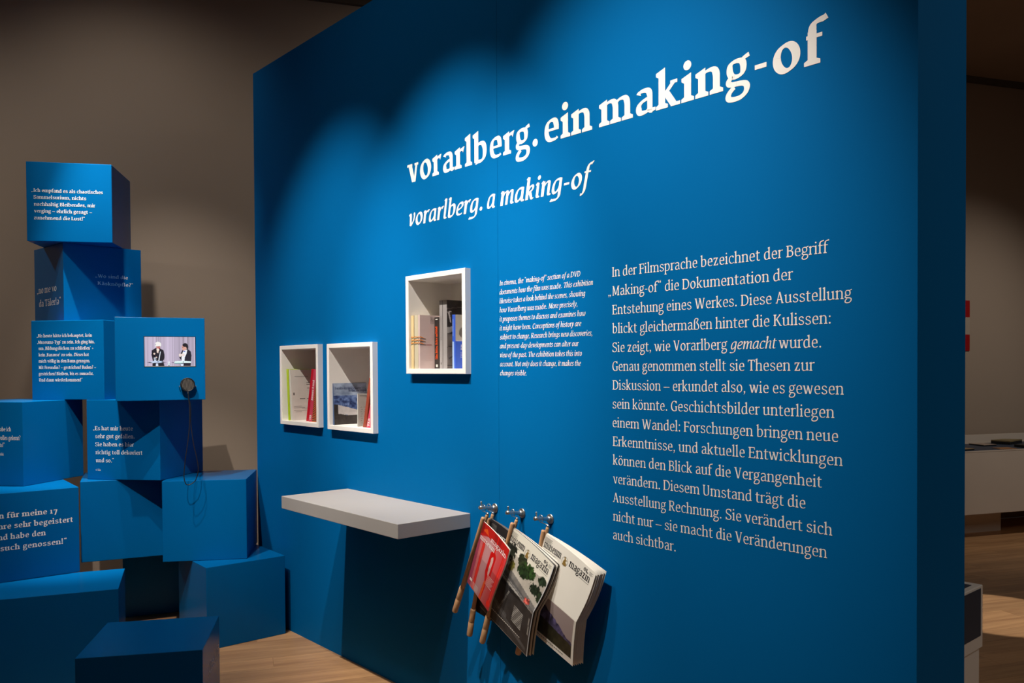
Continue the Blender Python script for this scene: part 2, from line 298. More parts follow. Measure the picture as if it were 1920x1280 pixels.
        if c=='V': s.diag(95,U,268,0,w*cw); s.diag(270+w/4/X,0,425,U,t*1.3); s.top(95,U,1,.8);s.top(425,U,1,.9,t*1.3);return 515
        if c=='W':
            s.diag(95,U,235,0,w*cw); s.diag(240+w/5/X,0,400,U-40,t*1.3); s.diag(390,U,540,0,w*cw); s.diag(545+w/5/X,0,690,U,t*1.3)
            s.top(95,U,1,.8);s.top(385,U,.8,.4);s.top(690,U,1,.9,t*1.3);return 775
        if c=='M':
            s.diag(125,0,140,U,t*1.4); s.diag(150,U,330,60,w*cw); s.diag(345,60,545,U,t*1.3); s.stem(550,0,U,w=cw,t='r'); s.bot(125,0,1.1,1.1,t*1.4); s.top(140,U,.9,0,w);return 670
        if c=='N':
            s.diag(115,0,115,U,t*1.4); s.diag(120,U,445,0,w*cw); s.diag(455,0,455,U,t*1.4); s.bot(115,0,1,1,t*1.4); s.top(105,U,1,0,w); s.top(455,U,1,1,t*1.4);return 570
        if c=='A':
            s.diag(275,U,100,0,t*1.3); s.diag(275,U,445,0,w*cw); s.hb(150,390,230); s.bot(95,0,.9,.9,t*1.4); s.bot(447,0,.9,.9);return 545
        if c=='K':
            s.stem(115,0,U,t='b',w=cw); st((150,340),(420,U-20),fix=t*1.3); s.diag(220,420,450,0,w*cw); s.top(415,U,1,.8,t*1.3); s.bot(455,0,.6,.8);return 535
        if c=='L': s.stem(115,0,U,t='b',w=cw); s.hb(115,395,s.ts/2); s.diag(400,160,392,0,s.ts*1.1);return 430
        if c=='H': s.stem(115,0,U,t='b',w=cw); s.stem(440,0,U,t='b',w=cw); s.hb(115,440,U*.52);return 560
        if c=='Z': s.hb(50,420,U-s.ts/2);s.hb(40,430,s.ts/2);s.diag(380,U,90,0,w);return 470
        if c=='J': return s.grom('I')
        # figures (old style), punctuation
        if c=='0': s.ell(227,250,160,260-e);return 455
        if c=='1': s.stem(150,0,505,t='l');return 300
        if c=='5': st((110,480),(110,270),fix=s.ts);s.hb(100,330,490);st((100,260),((230,310),(350,230),(350,80)),((350,-100),(240,-200),(70,-215)),w=.85);return 420
        if c=='7': s.hb(50,370,500-s.ts*.6,1.2);s.diag(350,490,170,-215,w*.95);s.diag(55,500,50,390,s.ts);return 400
        if c=='3': st((80,460),((150,520),(320,530),(320,390)),((320,290),(250,260),(160,255)),w=.8);st((160,255),((260,255),(350,200),(350,60)),((350,-100),(220,-200),(70,-215)),w=.85);return 420
        r=max(w*.56,55)
        if c=='.': s.disc(110,r-8,r);return 215
        if c==',': s.disc(105,r-8,r);st((105+r*.35/X,r*.6),((130,-10),(110,-80),(50,-125)),fix=r*.9,b=.4);return 215
        if c==':': s.disc(110,r-8,r);s.disc(110,440-r*.2,r);return 215
        if c=='!': s.disc(110,r-8,r);s.out([(110*X-w*.3,210),(110*X+w*.3,210),(110*X+w*.55,760),(110*X-w*.55,760)]);return 230
        if c=='?': s.disc(165,r-8,r);st((60,690),((100,760),(300,790),(310,620)),((312,500),(170,470),(165,215)),w=.85);return 360
        if c=='-': s.hb(40,235,245,1.25);return 275
        if c=='–': s.hb(20,480,245,1.0);return 500
        if c in '„“”‚‘"\'':
            n=1 if c in '‚‘\'' else 2; y=0 if c in '„‚' else 640
            for i in range(n):
                x=80+i*135
                if c in '“‘': s.disc(x,y+20,r*.92);st((x-r*.5/X,y+25),((x-35,y+70),(x-5,y+110),(x+45,y+140)),fix=r*.85,b=.4)
                else: s.disc(x,y+40,r*.92);st((x+r*.4/X,y+40),((x+35,y-10),(x+10,y-60),(x-40,y-90)),fix=r*.85,b=.4)
            return 60+135*n
        if c=='+': s.hb(50,410,250,.9);s.diag(230,70,230,430,s.ts*.9);return 460
        if c=='©': s.ell(300,300,240,250,w=.4,t=.6);st((380,380),((340,450),(200,440),(200,300)),((200,170),(330,150),(385,220)),w=.6,t=.7);return 600
        if c=='ə':
            A2=s.grom('e');s.P[:]=[[(A2*X-x,500-y) for x,y in q] for q in s.P];return A2
        if c==' ': return 185
        return 300
    def git(s,c):
        w,t,e,st,X=s.w,s.t,s.e,s.st,s.k; A=765; D=-245; B=-8+e; T=508-e
        def bs(x,y1=500):  # italic stem with entry stroke and exit hook
            st((x-70,y1-70),((x-50,y1-30),(x-25,y1-8),(x,y1-2)),fix=t*1.1)
        def ex(x,y0): st((x,y0),(x,110),((x,40),(x+25,B),(x+55,B)),((x+75,B),(x+90,20),(x+102,42)),b=.55)
        def bowl(x):
            st((x,T-20),((x-30,T),(x-70,T),(x-100,T)),((x-200,T-10),(x-258,350),(x-258,190)),((x-258,70),(x-225,B),(x-180,B)),((x-110,B),(x-40,120),(x,260)),w=.92)
        if c in 'äöü':
            a=s.glyph_i({'ä':'a','ö':'o','ü':'u'}[c]); s.dots(200); return a
        if c=='a': bowl(325); ex(325,490);return 420
        if c=='d': bowl(325); bs(325,A-5); ex(325,A);return 420
        if c=='b':
            bs(95,A-5);st((95,A),(95,150),((95,40),(130,B),(190,B)),((290,B),(350,150),(350,300)),((350,430),(300,T),(240,T)),((170,T),(120,400),(95,300)));return 410
        if c=='c': st((315,400),((300,470),(260,T),(215,T)),((115,T),(65,340),(65,190)),((65,60),(120,B),(195,B)),((250,B),(290,40),(320,80)),b=.7);return 345
        if c=='e': st((80,215),((200,235),(320,290),(310,400)),((305,460),(270,T),(220,T)),((120,T),(65,340),(65,190)),((65,60),(120,B),(195,B)),((250,B),(290,40),(320,80)),b=.7,w=.97);return 355
        if c=='f':
            st((-25,-215),((60,-240),(100,-150),(110,0)),(125,420),((135,640),(160,A-e),(240,A-e)),((265,A-e),(285,A-15),(300,A-35)),b=1.1,a=.9);s.hb(30,260,478);return 265
        if c=='g':
            bowl(325); st((325,490),(325,-20),((325,-160),(250,D+e),(150,D+e)),((90,D+e),(45,-215),(20,-180)),b=.9);return 410
        if c=='h': bs(95,A-5); s.stem(95,0,A,b=None,t=None); st((95,250),((150,400),(220,T),(265,T)),((320,T),(325,430),(318,370)),((318,300),(318,200),(318,130)),a=.7); ex(318,200);return 415
        if c=='i': bs(100); ex(100,500); s.disc(115,680,max(w*.55,50));return 205
        if c=='j': bs(100); st((100,500),(100,-20),((100,-160),(40,D+e),(-50,D+e)),b=.8); s.disc(115,680,max(w*.55,50));return 205
        if c=='k':
            bs(95,A-5); s.stem(95,0,A,b=None,t=None)
            st((95,240),((150,400),(200,T),(265,T)),((330,T),(330,340),(250,290)),((200,260),(150,250),(110,240)),w=.75)
            st((180,260),((230,200),(250,120),(275,60)),((295,10),(320,0),(370,45)),b=.6);return 385
        if c=='l': bs(100,A-5); ex(100,A);return 205
        if c in 'nmr':
            bs(95); s.stem(95,0,500,b=None,t=None)
            if c=='r': st((95,250),((140,400),(190,T),(240,T)),((262,T),(272,T-8),(285,T-20)),a=.7,b=1.25);return 290
            if c=='n': st((95,250),((150,400),(220,T),(265,T)),((320,T),(325,430),(318,370)),a=.7); ex(320,400);return 415
            st((95,250),((150,400),(210,T),(250,T)),((300,T),(305,430),(300,370)),(300,0),a=.7)
            st((300,250),((350,400),(420,T),(460,T)),((515,T),(515,430),(510,370)),a=.7); ex(511,400);return 605
        if c=='o': s.ell(205,250,138,258-e);return 405
        if c=='p':
            bs(95); s.stem(95,D,500,b='b',t=None); st((95,250),((140,400),(200,T),(245,T)),((320,T),(350,400),(350,300)),((350,130),(280,B),(190,B)),((150,B),(120,10),(95,40)));return 410
        if c=='s': st((270,400),((260,460),(230,T),(180,T)),((110,T),(75,440),(75,380)),((75,310),(125,285),(170,255)),((230,215),(268,185),(268,125)),((268,45),(200,B),(140,B)),((85,B),(50,40),(35,95)),w=.82);return 325
        if c=='t': s.hb(20,240,480); st((100,620),(100,130),((100,40),(130,B),(165,B)),((195,B),(215,20),(235,50)),b=.6);return 250
        if c=='u': bs(95); st((95,500),(95,150),((95,45),(115,B),(165,B)),((235,B),(290,120),(320,250)),b=.75); ex(320,500);return 420
        if c in 'vy':
            bs(90); st((85,500),((130,420),(140,200),(150,20)),a=1); st((150,10),((250,100),(330,250),(320,400)),((318,460),(300,495),(270,510)),w=.7,b=1.1)
            if c=='y': st((150,20),((120,-120),(60,-200),(-20,-215)),fix=t*1.4,b=1.3)
            return 375
        if c=='w':
            bs(90); st((90,500),(95,150),((100,40),(125,B),(160,B)),((230,B),(280,120),(300,260)),b=.75); st((305,500),(300,150),((300,40),(335,B),(365,B)),((450,B),(520,200),(510,400)),((508,460),(490,495),(460,510)),w=.8,b=1.1);return 565
        if c=='x': st((70,470),((130,520),(160,480),(190,250)),((220,20),(260,-20),(330,50)),a=.7,b=.6); st((320,470),((280,510),(250,480),(190,250)),((130,20),(100,-20),(50,40)),fix=t*1.5);return 375
        if c=='z': s.hb(60,310,480,1.1);s.hb(30,300,24,1.1);s.diag(290,480,60,20,w*.8);return 340
        return None
STY={}
def style(name):
    if name not in STY:
        STY[name]={'bold':Pen(158,66,1.18),'reg':Pen(88,44,1.12),'semi':Pen(120,56,1.14),'ital':Pen(92,46,1.15,True),'bital':Pen(135,58,1.2,True)}[name]
    return STY[name]
def layout(segs,track=0):
    """segs: list of (text, style). returns polys, total width, and (min x, max x) of ink"""
    x=0;out=[]
    for txt,sty in segs:
        p=style(sty)
        for ch in txt:
            P,adv=p.glyph(ch)
            out.append((ch,[[(a+x,b) for a,b in q] for q in P])); x+=adv+track
    return out,x


# ------------------------------------------------------------------ helpers
def mat(name, col, rough=.5, metal=0., spec=.5, emit=None, noise=None, bump=None, attr=False, rnd=None):
    m = bpy.data.materials.new(name); m.use_nodes = True
    nt = m.node_tree; N = nt.nodes; b = N['Principled BSDF']
    b.inputs['Base Color'].default_value = (*col, 1); b.inputs['Roughness'].default_value = rough
    b.inputs['Metallic'].default_value = metal; b.inputs['Specular IOR Level'].default_value = spec
    tc = N.new('ShaderNodeTexCoord')
    src = None
    if attr:
        a = N.new('ShaderNodeVertexColor'); a.layer_name = 'paint'
        nt.links.new(a.outputs['Color'], b.inputs['Base Color']); src = a.outputs['Color']
        if emit:
            nt.links.new(a.outputs['Color'], b.inputs['Emission Color']); b.inputs['Emission Strength'].default_value = emit
            b.inputs['Base Color'].default_value = (.01, .01, .01, 1); nt.links.remove(b.inputs['Base Color'].links[0])
    elif noise:
        n = N.new('ShaderNodeTexNoise'); n.inputs['Scale'].default_value = noise[0]; n.inputs['Detail'].default_value = 4
        nt.links.new(tc.outputs['Object'], n.inputs['Vector'])
        r = N.new('ShaderNodeValToRGB'); r.color_ramp.elements[0].position = .3; r.color_ramp.elements[1].position = .7
        a = noise[1]
        r.color_ramp.elements[0].color = (*[c*(1-a) for c in col], 1); r.color_ramp.elements[1].color = (*[min(1, c*(1+a)) for c in col], 1)
        nt.links.new(n.outputs['Fac'], r.inputs['Fac']); nt.links.new(r.outputs['Color'], b.inputs['Base Color'])
    if bump:
        n2 = N.new('ShaderNodeTexNoise'); n2.inputs['Scale'].default_value = bump[0]; n2.inputs['Detail'].default_value = 3
        nt.links.new(tc.outputs['Object'], n2.inputs['Vector'])
        bp = N.new('ShaderNodeBump'); bp.inputs['Strength'].default_value = bump[1]; bp.inputs['Distance'].default_value = .002
        nt.links.new(n2.outputs['Fac'], bp.inputs['Height']); nt.links.new(bp.outputs['Normal'], b.inputs['Normal'])
    return m
def wood_mat(name, c0, c1, scale, rough, rnd=0.):
    m = bpy.data.materials.new(name); m.use_nodes = True; nt = m.node_tree; N = nt.nodes; b = N['Principled BSDF']
    tc = N.new('ShaderNodeTexCoord'); mp = N.new('ShaderNodeMapping'); mp.inputs['Scale'].default_value = scale
    oi = N.new('ShaderNodeObjectInfo'); ad = N.new('ShaderNodeVectorMath'); ad.operation = 'ADD'
    mu = N.new('ShaderNodeMath'); mu.operation = 'MULTIPLY'; mu.inputs[1].default_value = 37.0
    nt.links.new(oi.outputs['Random'], mu.inputs[0]); nt.links.new(tc.outputs['Object'], mp.inputs['Vector'])
    nt.links.new(mp.outputs['Vector'], ad.inputs[0]); nt.links.new(mu.outputs[0], ad.inputs[1])
    n = N.new('ShaderNodeTexNoise'); n.inputs['Scale'].default_value = 1; n.inputs['Detail'].default_value = 6; n.inputs['Roughness'].default_value = .62; n.inputs['Distortion'].default_value = .4
    nt.links.new(ad.outputs[0], n.inputs['Vector'])
    r = N.new('ShaderNodeValToRGB'); r.color_ramp.elements[0].position = .3; r.color_ramp.elements[1].position = .72
    r.color_ramp.elements[0].color = (*c0, 1); r.color_ramp.elements[1].color = (*c1, 1)
    nt.links.new(n.outputs['Fac'], r.inputs['Fac'])
    hs = N.new('ShaderNodeHueSaturation'); mr = N.new('ShaderNodeMapRange'); mr.inputs['To Min'].default_value = 1-rnd; mr.inputs['To Max'].default_value = 1+rnd
    nt.links.new(oi.outputs['Random'], mr.inputs['Value']); nt.links.new(mr.outputs[0], hs.inputs['Value'])
    nt.links.new(r.outputs['Color'], hs.inputs['Color']); nt.links.new(hs.outputs['Color'], b.inputs['Base Color'])
    b.inputs['Roughness'].default_value = rough
    return m
M_BLUE = mat('blue_wall_paint', (.0, .127, .368), .65, spec=.04, noise=(1.3, .03), bump=(220, .08))
M_CUBE = mat('blue_cube_lacquer', (.0002, .116, .335), .27, spec=.11, noise=(2.0, .03), bump=(60, .03))
M_WALL = mat('beige_wall_plaster', (.36, .285, .225), .9, spec=.1, noise=(.6, .04), bump=(180, .15))
M_CEIL = mat('ceiling_plaster', (.42, .33, .26), .95, spec=.1, noise=(.8, .05))
M_GROOVE = mat('painted_gap_shade', (.10, .085, .07), .8)  # shade of the wall-top gap put into the colour
M_WHITE = mat('white_lacquer', (.80, .77, .73), .35, noise=(3, .02))
M_WHITE2 = mat('white_niche_paint', (.90, .86, .82), .5, noise=(3, .02))
M_VINYL = mat('white_vinyl_lettering', (.90, .865, .83), .6, noise=(3, .02))
M_PLANK = wood_mat('beech_planks', (.36, .185, .085), (.60, .345, .165), (1.6, 22, 22), .38, .16)
M_STICK = wood_mat('beech_rods', (.50, .27, .13), (.66, .40, .21), (40, 40, 6), .45, .08)
M_STEEL = mat('brushed_steel', (.72, .68, .63), .34, 1., noise=(30, .08))
M_BLACK = mat('black_plastic', (.012, .012, .013), .4, noise=(20, .2))
M_GRILLE = mat('grey_grille_metal', (.20, .18, .16), .45, .6, noise=(30, .1))
M_PAPER = mat('white_paper', (.80, .76, .68), .7, noise=(20, .04))
M_COUNTER = mat('counter_paint', (.62, .53, .45), .5, noise=(3, .02))
M_SHELF = mat('light_grey_laminate', (.43, .40, .375), .5, noise=(3, .02))
M_PAGEDARK = mat('dark_page_or_gap_shade', (.06, .055, .05), .5, noise=(20, .1))
M_NAVY = mat('navy_board', (.026, .042, .075), .5, noise=(4, .06))
M_PAINT = mat('printed_paper', (.5, .5, .5), .42, attr=True)
M_SCREEN = mat('screen_picture', (.5, .5, .5), .3, attr=True, emit=1.0)
def ink(name, col, rough=.5): return mat(name, col, rough, noise=(8, .03))
M_INK = ink('black_ink', (.02, .02, .022)); M_GREY = ink('grey_ink', (.18, .17, .16)); M_GOLD = ink('gold_ink', (.28, .17, .04))

def link(name, me, mt, parent=None, smooth=False):
    for x in (mt if isinstance(mt, (list, tuple)) else [mt]): me.materials.append(x)
    o = bpy.data.objects.new(name, me); COL.objects.link(o)
    if parent is not None: o.parent = parent
    if smooth:
        for p in me.polygons: p.use_smooth = True
    return o
def from_bm(name, bm, mt, parent=None, smooth=False):
    me = bpy.data.meshes.new(name); bm.to_mesh(me); bm.free()
    return link(name, me, mt, parent, smooth)
def pyd(name, vs_, fs, mt, parent=None, smooth=False):
    me = bpy.data.meshes.new(name); me.from_pydata([tuple(v) for v in vs_], [], fs); me.update()
    return link(name, me, mt, parent, smooth)
def thing(name, label, cat, loc=(0, 0, 0), rz=0., group=None):
    o = bpy.data.objects.new(name, None); COL.objects.link(o); o.location = loc; o.rotation_euler = (0, 0, rz)
    o.empty_display_size = .1
    o['label'] = label; o['category'] = cat
    if group: o['group'] = group
    return o
def tag(o, label, cat, group=None):
    o['label'] = label; o['category'] = cat
    if group: o['group'] = group
    return o
def struct(o): o['kind'] = 'structure'; return o
def hexa(bm, c8):
    v = [bm.verts.new(c) for c in c8]
    for f in ((0, 3, 2, 1), (4, 5, 6, 7), (0, 1, 5, 4), (1, 2, 6, 5), (2, 3, 7, 6), (3, 0, 4, 7)): bm.faces.new([v[i] for i in f])
def box(bm, x0, x1, y0, y1, z0, z1):
    hexa(bm, [(x0, y0, z0), (x1, y0, z0), (x1, y1, z0), (x0, y1, z0), (x0, y0, z1), (x1, y0, z1), (x1, y1, z1), (x0, y1, z1)])
def boxo(name, b, mt, parent=None, bev=0., seg=2):
    bm = bmesh.new(); box(bm, *b)
    if bev: bmesh.ops.bevel(bm, geom=bm.edges[:], offset=bev, segments=seg, affect='EDGES', profile=.5)
    o = from_bm(name, bm, mt, parent)
    return o
def frame_of(d):
    d = Vector(d).normalized(); a = Vector((0, 0, 1)) if abs(d.z) < .9 else Vector((1, 0, 0))
    x = d.cross(a).normalized(); return x, d.cross(x).normalized()
def tube(bm, pts, rad, n=12, cap=True, closed=False):
    pts = [Vector(p) for p in pts]; R = rad if isinstance(rad, (list, tuple)) else [rad]*len(pts)
    rings = []; x, y = frame_of(pts[1]-pts[0])
    for i, p in enumerate(pts):
        d = (pts[(i+1) % len(pts)]-pts[i-1]) if closed else pts[min(i+1, len(pts)-1)]-pts[max(i-1, 0)]
        d.normalize(); x = (x-d*x.dot(d)).normalized(); y = d.cross(x)
        rings.append([bm.verts.new(p+(x*math.cos(2*PI*k/n)+y*math.sin(2*PI*k/n))*R[i]) for k in range(n)])
    m_ = len(rings)
    for i in range(m_ if closed else m_-1):
        a, b = rings[i], rings[(i+1) % m_]
        for k in range(n): bm.faces.new((a[k], a[(k+1) % n], b[(k+1) % n], b[k]))
    if cap and not closed: bm.faces.new(rings[0][::-1]); bm.faces.new(rings[-1])
def tubeo(name, pts, rad, mt, parent=None, n=12, closed=False, smooth=True):
    bm = bmesh.new(); tube(bm, pts, rad, n, True, closed)
    o = from_bm(name, bm, mt, parent, smooth)
    return o
def write(name, lines, S, mt, parent, sx=1., sz=1., fit=True):
    """lines: (segs, u0, u1, v, xh) laid on the surface S(u, v) in metres"""
    if len(lines) > 1 and name in ('title', 'cover_title', 'headline', 'subheading'):
        return [write(name, [l], S, mt, parent) for l in lines]
    V = []; Fc = []
    for segs, u0, u1, v0, xh in lines:
        if isinstance(segs, str): segs = [(segs, 'semi')]
        out, wd = layout(segs)
        xs = [x for ch, P in out for q in P for x, y in q]
        a, b = min(xs), max(xs); k = (u1-u0)/(b-a); sc = xh/500
        for ch, P in out:
            for q in P:
                base = len(V)
                pl = [Vector(S(u0+(x-a)*k*1.0, v0+y*sc)) for x, y in q]
                nn = (pl[1]-pl[0]).cross(pl[2]-pl[0]); nn = nn.normalized() if nn.length > 0 else Vector((0, 0, 0))
                if len(q) > 2:
                    fa = sum(q[i][0]*q[(i+1) % len(q)][1]-q[(i+1) % len(q)][0]*q[i][1] for i in range(len(q)))
                    c0 = Vector(S(u0, v0)); nn = (Vector(S(u0+.01, v0))-c0).cross(Vector(S(u0, v0+.01))-c0).normalized()
                lift = nn*(.00002*(base//4 % 17)); V += [tuple(p+lift) for p in pl]
                ar = sum(q[i][0]*q[(i+1) % len(q)][1]-q[(i+1) % len(q)][0]*q[i][1] for i in range(len(q)))
                idx = list(range(base, base+len(q)))
                Fc.append(idx if ar > 0 else idx[::-1])
    return pyd(name, V, Fc, mt, parent)
def polys(name, PL, S, mt, parent):
    V = []; Fc = []
    for q in PL:
        b = len(V); V += [S(x, y) for x, y in q]
        ar = sum(q[i][0]*q[(i+1) % len(q)][1]-q[(i+1) % len(q)][0]*q[i][1] for i in range(len(q)))
        idx = list(range(b, b+len(q))); Fc.append(idx if ar > 0 else idx[::-1])
    return pyd(name, V, Fc, mt, parent)
def s2l(c):
    c = np.asarray(c, float)/255.; return np.where(c <= .04045, c/12.92, ((c+.055)/1.055)**2.4)
def inpoly(U, V, P):
    ins = np.zeros(U.shape, bool); n = len(P)
    for i in range(n):
        x1, y1 = P[i]; x2, y2 = P[(i+1) % n]
        if y1 == y2: continue
        c = ((y1 <= V) & (V < y2)) | ((y2 <= V) & (V < y1))
        ins ^= c & (U < (x2-x1)*(V-y1)/(y2-y1)+x1)
    return ins
def vnoise(U, V, sx, sy, seed=0, octv=3):
    rs = np.random.RandomState(seed); o = 0; amp = 1; tot = 0
    for k in range(octv):
        g = rs.rand(64, 64); x = U*sx*2**k; y = V*sy*2**k
        i = np.floor(x).astype(int); j = np.floor(y).astype(int); fx = x-i; fy = y-j
        fx = fx*fx*(3-2*fx); fy = fy*fy*(3-2*fy); i %= 63; j %= 63
        a = g[j, i]*(1-fx)+g[j, i+1]*fx; b = g[j+1, i]*(1-fx)+g[j+1, i+1]*fx
        o = o+amp*(a*(1-fy)+b*fy); tot += amp; amp *= .5
    return o/tot
def painted(name, nu, nv, S, colfn, mt, parent=None):
    """grid sheet on S(u,v), v downwards; printed colours stored per corner cell"""
    us = np.linspace(0, 1, nu+1); vv = np.linspace(0, 1, nv+1)
    V = [S(u, v) for v in vv for u in us]
    Fc = []
    for j in range(nv):
        for i in range(nu):
            a = j*(nu+1)+i; Fc.append((a, a+nu+1, a+nu+2, a+1))
    o = pyd(name, V, Fc, mt, parent, True)
    U, W = np.meshgrid(us, vv); c = s2l(colfn(U, W)).reshape(-1, 3)
    c = np.concatenate([np.clip(c, 0, 1), np.ones((len(c), 1))], 1)
    a = o.data.color_attributes.new('paint', 'FLOAT_COLOR', 'POINT'); a.data.foreach_set('color', c.astype(np.float32).ravel())
    return o

# ------------------------------------------------------------------ room shell
TX, TY = .3987, .9171        # direction of the long back wall
NX, NY = .9171, -.3987       # its normal, into the room
def room(n, t): return (NX*n+TX*t, NY*n+TY*t)
WB = -6.234; HC = 4.16
def slab_nt(name, n0, n1, t0, t1, z0, z1, mt):
    bm = bmesh.new(); p = [room(n0, t0), room(n1, t0), room(n1, t1), room(n0, t1)]
    hexa(bm, [(*q, z0) for q in p]+[(*q, z1) for q in p]); bmesh.ops.recalc_face_normals(bm, faces=bm.faces[:])
    return struct(from_bm(name, bm, mt))
slab_nt('wall_back', WB-.2, WB, -9, 13, 0, HC+.1, M_WALL)
slab_nt('wall_front', 5, 5.2, -9, 13, 0, HC+.1, M_WALL)
slab_nt('wall_left', WB, 5, -9.2, -9, 0, HC+.1, M_WALL)
slab_nt('wall_right', WB, 5, 13, 13.2, 0, HC+.1, M_WALL)
slab_nt('ceiling', WB, 5, -9, 13, HC+.02, HC+.2, M_CEIL)
slab_nt('gap_shade_strip_1', WB, WB+.035, -9, 13, HC-.035, HC+.02, M_GROOVE)  # dark strip standing in for the shade in the wall-top gap
floor = slab_nt('floor', WB, 5, -9, 13, -.2, -.0035, M_PLANK)
# floor boards: rows parallel to the back wall
PLW = .142
plank_meshes = []
for L in (1.1, 1.45, 1.8):
    bm = bmesh.new(); box(bm, -L/2, L/2, -PLW/2+.0006, PLW/2-.0006, -.0034, 0)
    me = bpy.data.meshes.new('plank'); bm.to_mesh(me); bm.free(); me.materials.append(M_PLANK); plank_meshes.append((L, me))
n = WB+.06+PLW/2; row = 0; cnt = 0
rp = random.Random(8)
while n < -.75:
    t = -1.0 - rp.random()*1.2 if n < -2.9 else 1.2-rp.random()
    tend = 8.6 if n > -5.9 else 6.5
    while t < tend and cnt < 300:
        L, me = rp.choice(plank_meshes)
        x, y = room(n, t+L/2)
        o = bpy.data.objects.new('plank', me); COL.objects.link(o); o.location = (x, y, 0); o.rotation_euler = (0, 0, math.atan2(TY, TX)); o.parent = floor
        t += L+.0012; cnt += 1
    n += PLW; row += 1

# ------------------------------------------------------------------ blue display wall
WX0, WX1, WY, WYB, WZ = -4.80, -.922, 2.19, 2.50, 3.243
SEAM = -2.562
wall = thing('display_wall', 'tall freestanding blue exhibition wall with white lettering and three niches', 'wall', ((WX0+WX1)/2, WY, 0))
wall_off = Vector(wall.location)
def under(o, p):   # keep world coordinates while parenting
    o.parent = p; o.matrix_parent_inverse = Matrix.Translation(-Vector(p.location)) if p.rotation_euler[2] == 0 else p.matrix_basis.inverted()
    return o
NICHE = [(-4.429, -3.989, 1.173, 1.613), (-3.894, -3.455, 1.171, 1.611), (-3.171, -2.738, 1.459, 1.898)]
FR = .022
def panel(x0, x1):
    bm = bmesh.new()
    hs = [(a+.012, b-.012, c+.012, d-.012) for a, b, c, d in NICHE if a > x0 and b < x1]
    hs.sort()
    xs = [x0]
    for a, b, c, d in hs:
        box(bm, xs[-1], a, WY, WY+.02, 0, WZ); box(bm, a, b, WY, WY+.02, 0, c); box(bm, a, b, WY, WY+.02, d, WZ); xs.append(b)
    box(bm, xs[-1], x1, WY, WY+.02, 0, WZ)
    return from_bm('front_panel', bm, M_BLUE)
under(panel(WX0, SEAM-.0006), wall); under(panel(SEAM+.0006, WX1), wall)
for nm, b in (('end_panel', (WX1-.02, WX1, WY+.02, WYB, 0, WZ)), ('end_panel', (WX0, WX0+.02, WY+.02, WYB, 0, WZ)), ('back_panel', (WX0+.02, WX1-.02, WYB-.02, WYB, 0, WZ)),
              ('top_panel', (WX0+.02, WX1-.02, WY+.02, WYB-.02, WZ-.02, WZ))):
    under(boxo(nm, b, M_BLUE), wall)
SW = lambda u, v: (u, WY-.0007, v)
for nm, L in WTEXT:
    if nm == 'text_column':
        for l in L: under(write('text_line', [l], SW, M_VINYL, None), wall)
    else:
        for q in write(nm, L, SW, M_VINYL, None): under(q, wall)

# ------------------------------------------------------------------ niches
nl = ['white framed wall niche holding the green and the white book, leftmost of the three niches', 'white framed wall niche holding the alpine photo book, right beside the leftmost niche', 'higher white framed wall niche holding five upright books, left of the italic text']
for (a, b, c, d), lab in zip(NICHE, nl):
    t = thing('wall_niche', lab, 'niche', ((a+b)/2, WY, c), 0, 'white book niches in the blue wall')
    bm = bmesh.new()
    y0, y1 = WY-.03, WY-.0002
    o = [(a, c), (b, c), (b, d), (a, d)]; i = [(a+FR, c+FR), (b-FR, c+FR), (b-FR, d-FR), (a+FR, d-FR)]
    vo = [bm.verts.new((x, y0, z)) for x, z in o]; vi = [bm.verts.new((x, y0, z)) for x, z in i]
    wo = [bm.verts.new((x, y1, z)) for x, z in o]; wi = [bm.verts.new((x, y1, z)) for x, z in i]
    for k in range(4):
        j = (k+1) % 4
        bm.faces.new((vo[k], vo[j], vi[j], vi[k])); bm.faces.new((vo[j], vo[k], wo[k], wo[j])); bm.faces.new((vi[k], vi[j], wi[j], wi[k])); bm.faces.new((wo[k], wi[k], wi[j], wo[j]))
    bmesh.ops.bevel(bm, geom=[e for e in bm.edges if abs(e.verts[0].co.y-y0) < 1e-6 and abs(e.verts[1].co.y-y0) < 1e-6 and len([1 for f in e.link_faces if abs(f.normal.y) > .9]) < 2], offset=.0012, segments=1, affect='EDGES')
    bmesh.ops.recalc_face_normals(bm, faces=bm.faces[:])
    under(from_bm('frame', bm, M_WHITE2), t)
    e = .008; yb = WY+.21
    for nm, bb in (('side_panel', (a+FR-e, a+FR, y1, yb, c+FR, d-FR)), ('side_panel', (b-FR, b-FR+e, y1, yb, c+FR, d-FR)), ('bottom_panel', (a+FR-e, b-FR+e, y1, yb, c+FR-e, c+FR)), ('top_panel', (a+FR-e, b-FR+e, y1, yb, d-FR, d-FR+e)), ('back_panel', (a+FR-e, b-FR+e, yb, yb+.008, c+FR-e, d-FR+e))):
        under(boxo(nm, bb, M_WHITE2), t)

# ------------------------------------------------------------------ shelf
o = boxo('wall_shelf', (-3.745+3.23, -2.75+3.23, 1.828-WY, -.0003, 0, .059), M_SHELF, None, .0015, 2); o.location = (-3.23, WY, .8165)
tag(o, 'thick white floating shelf fixed to the blue wall below the niches', 'shelf')

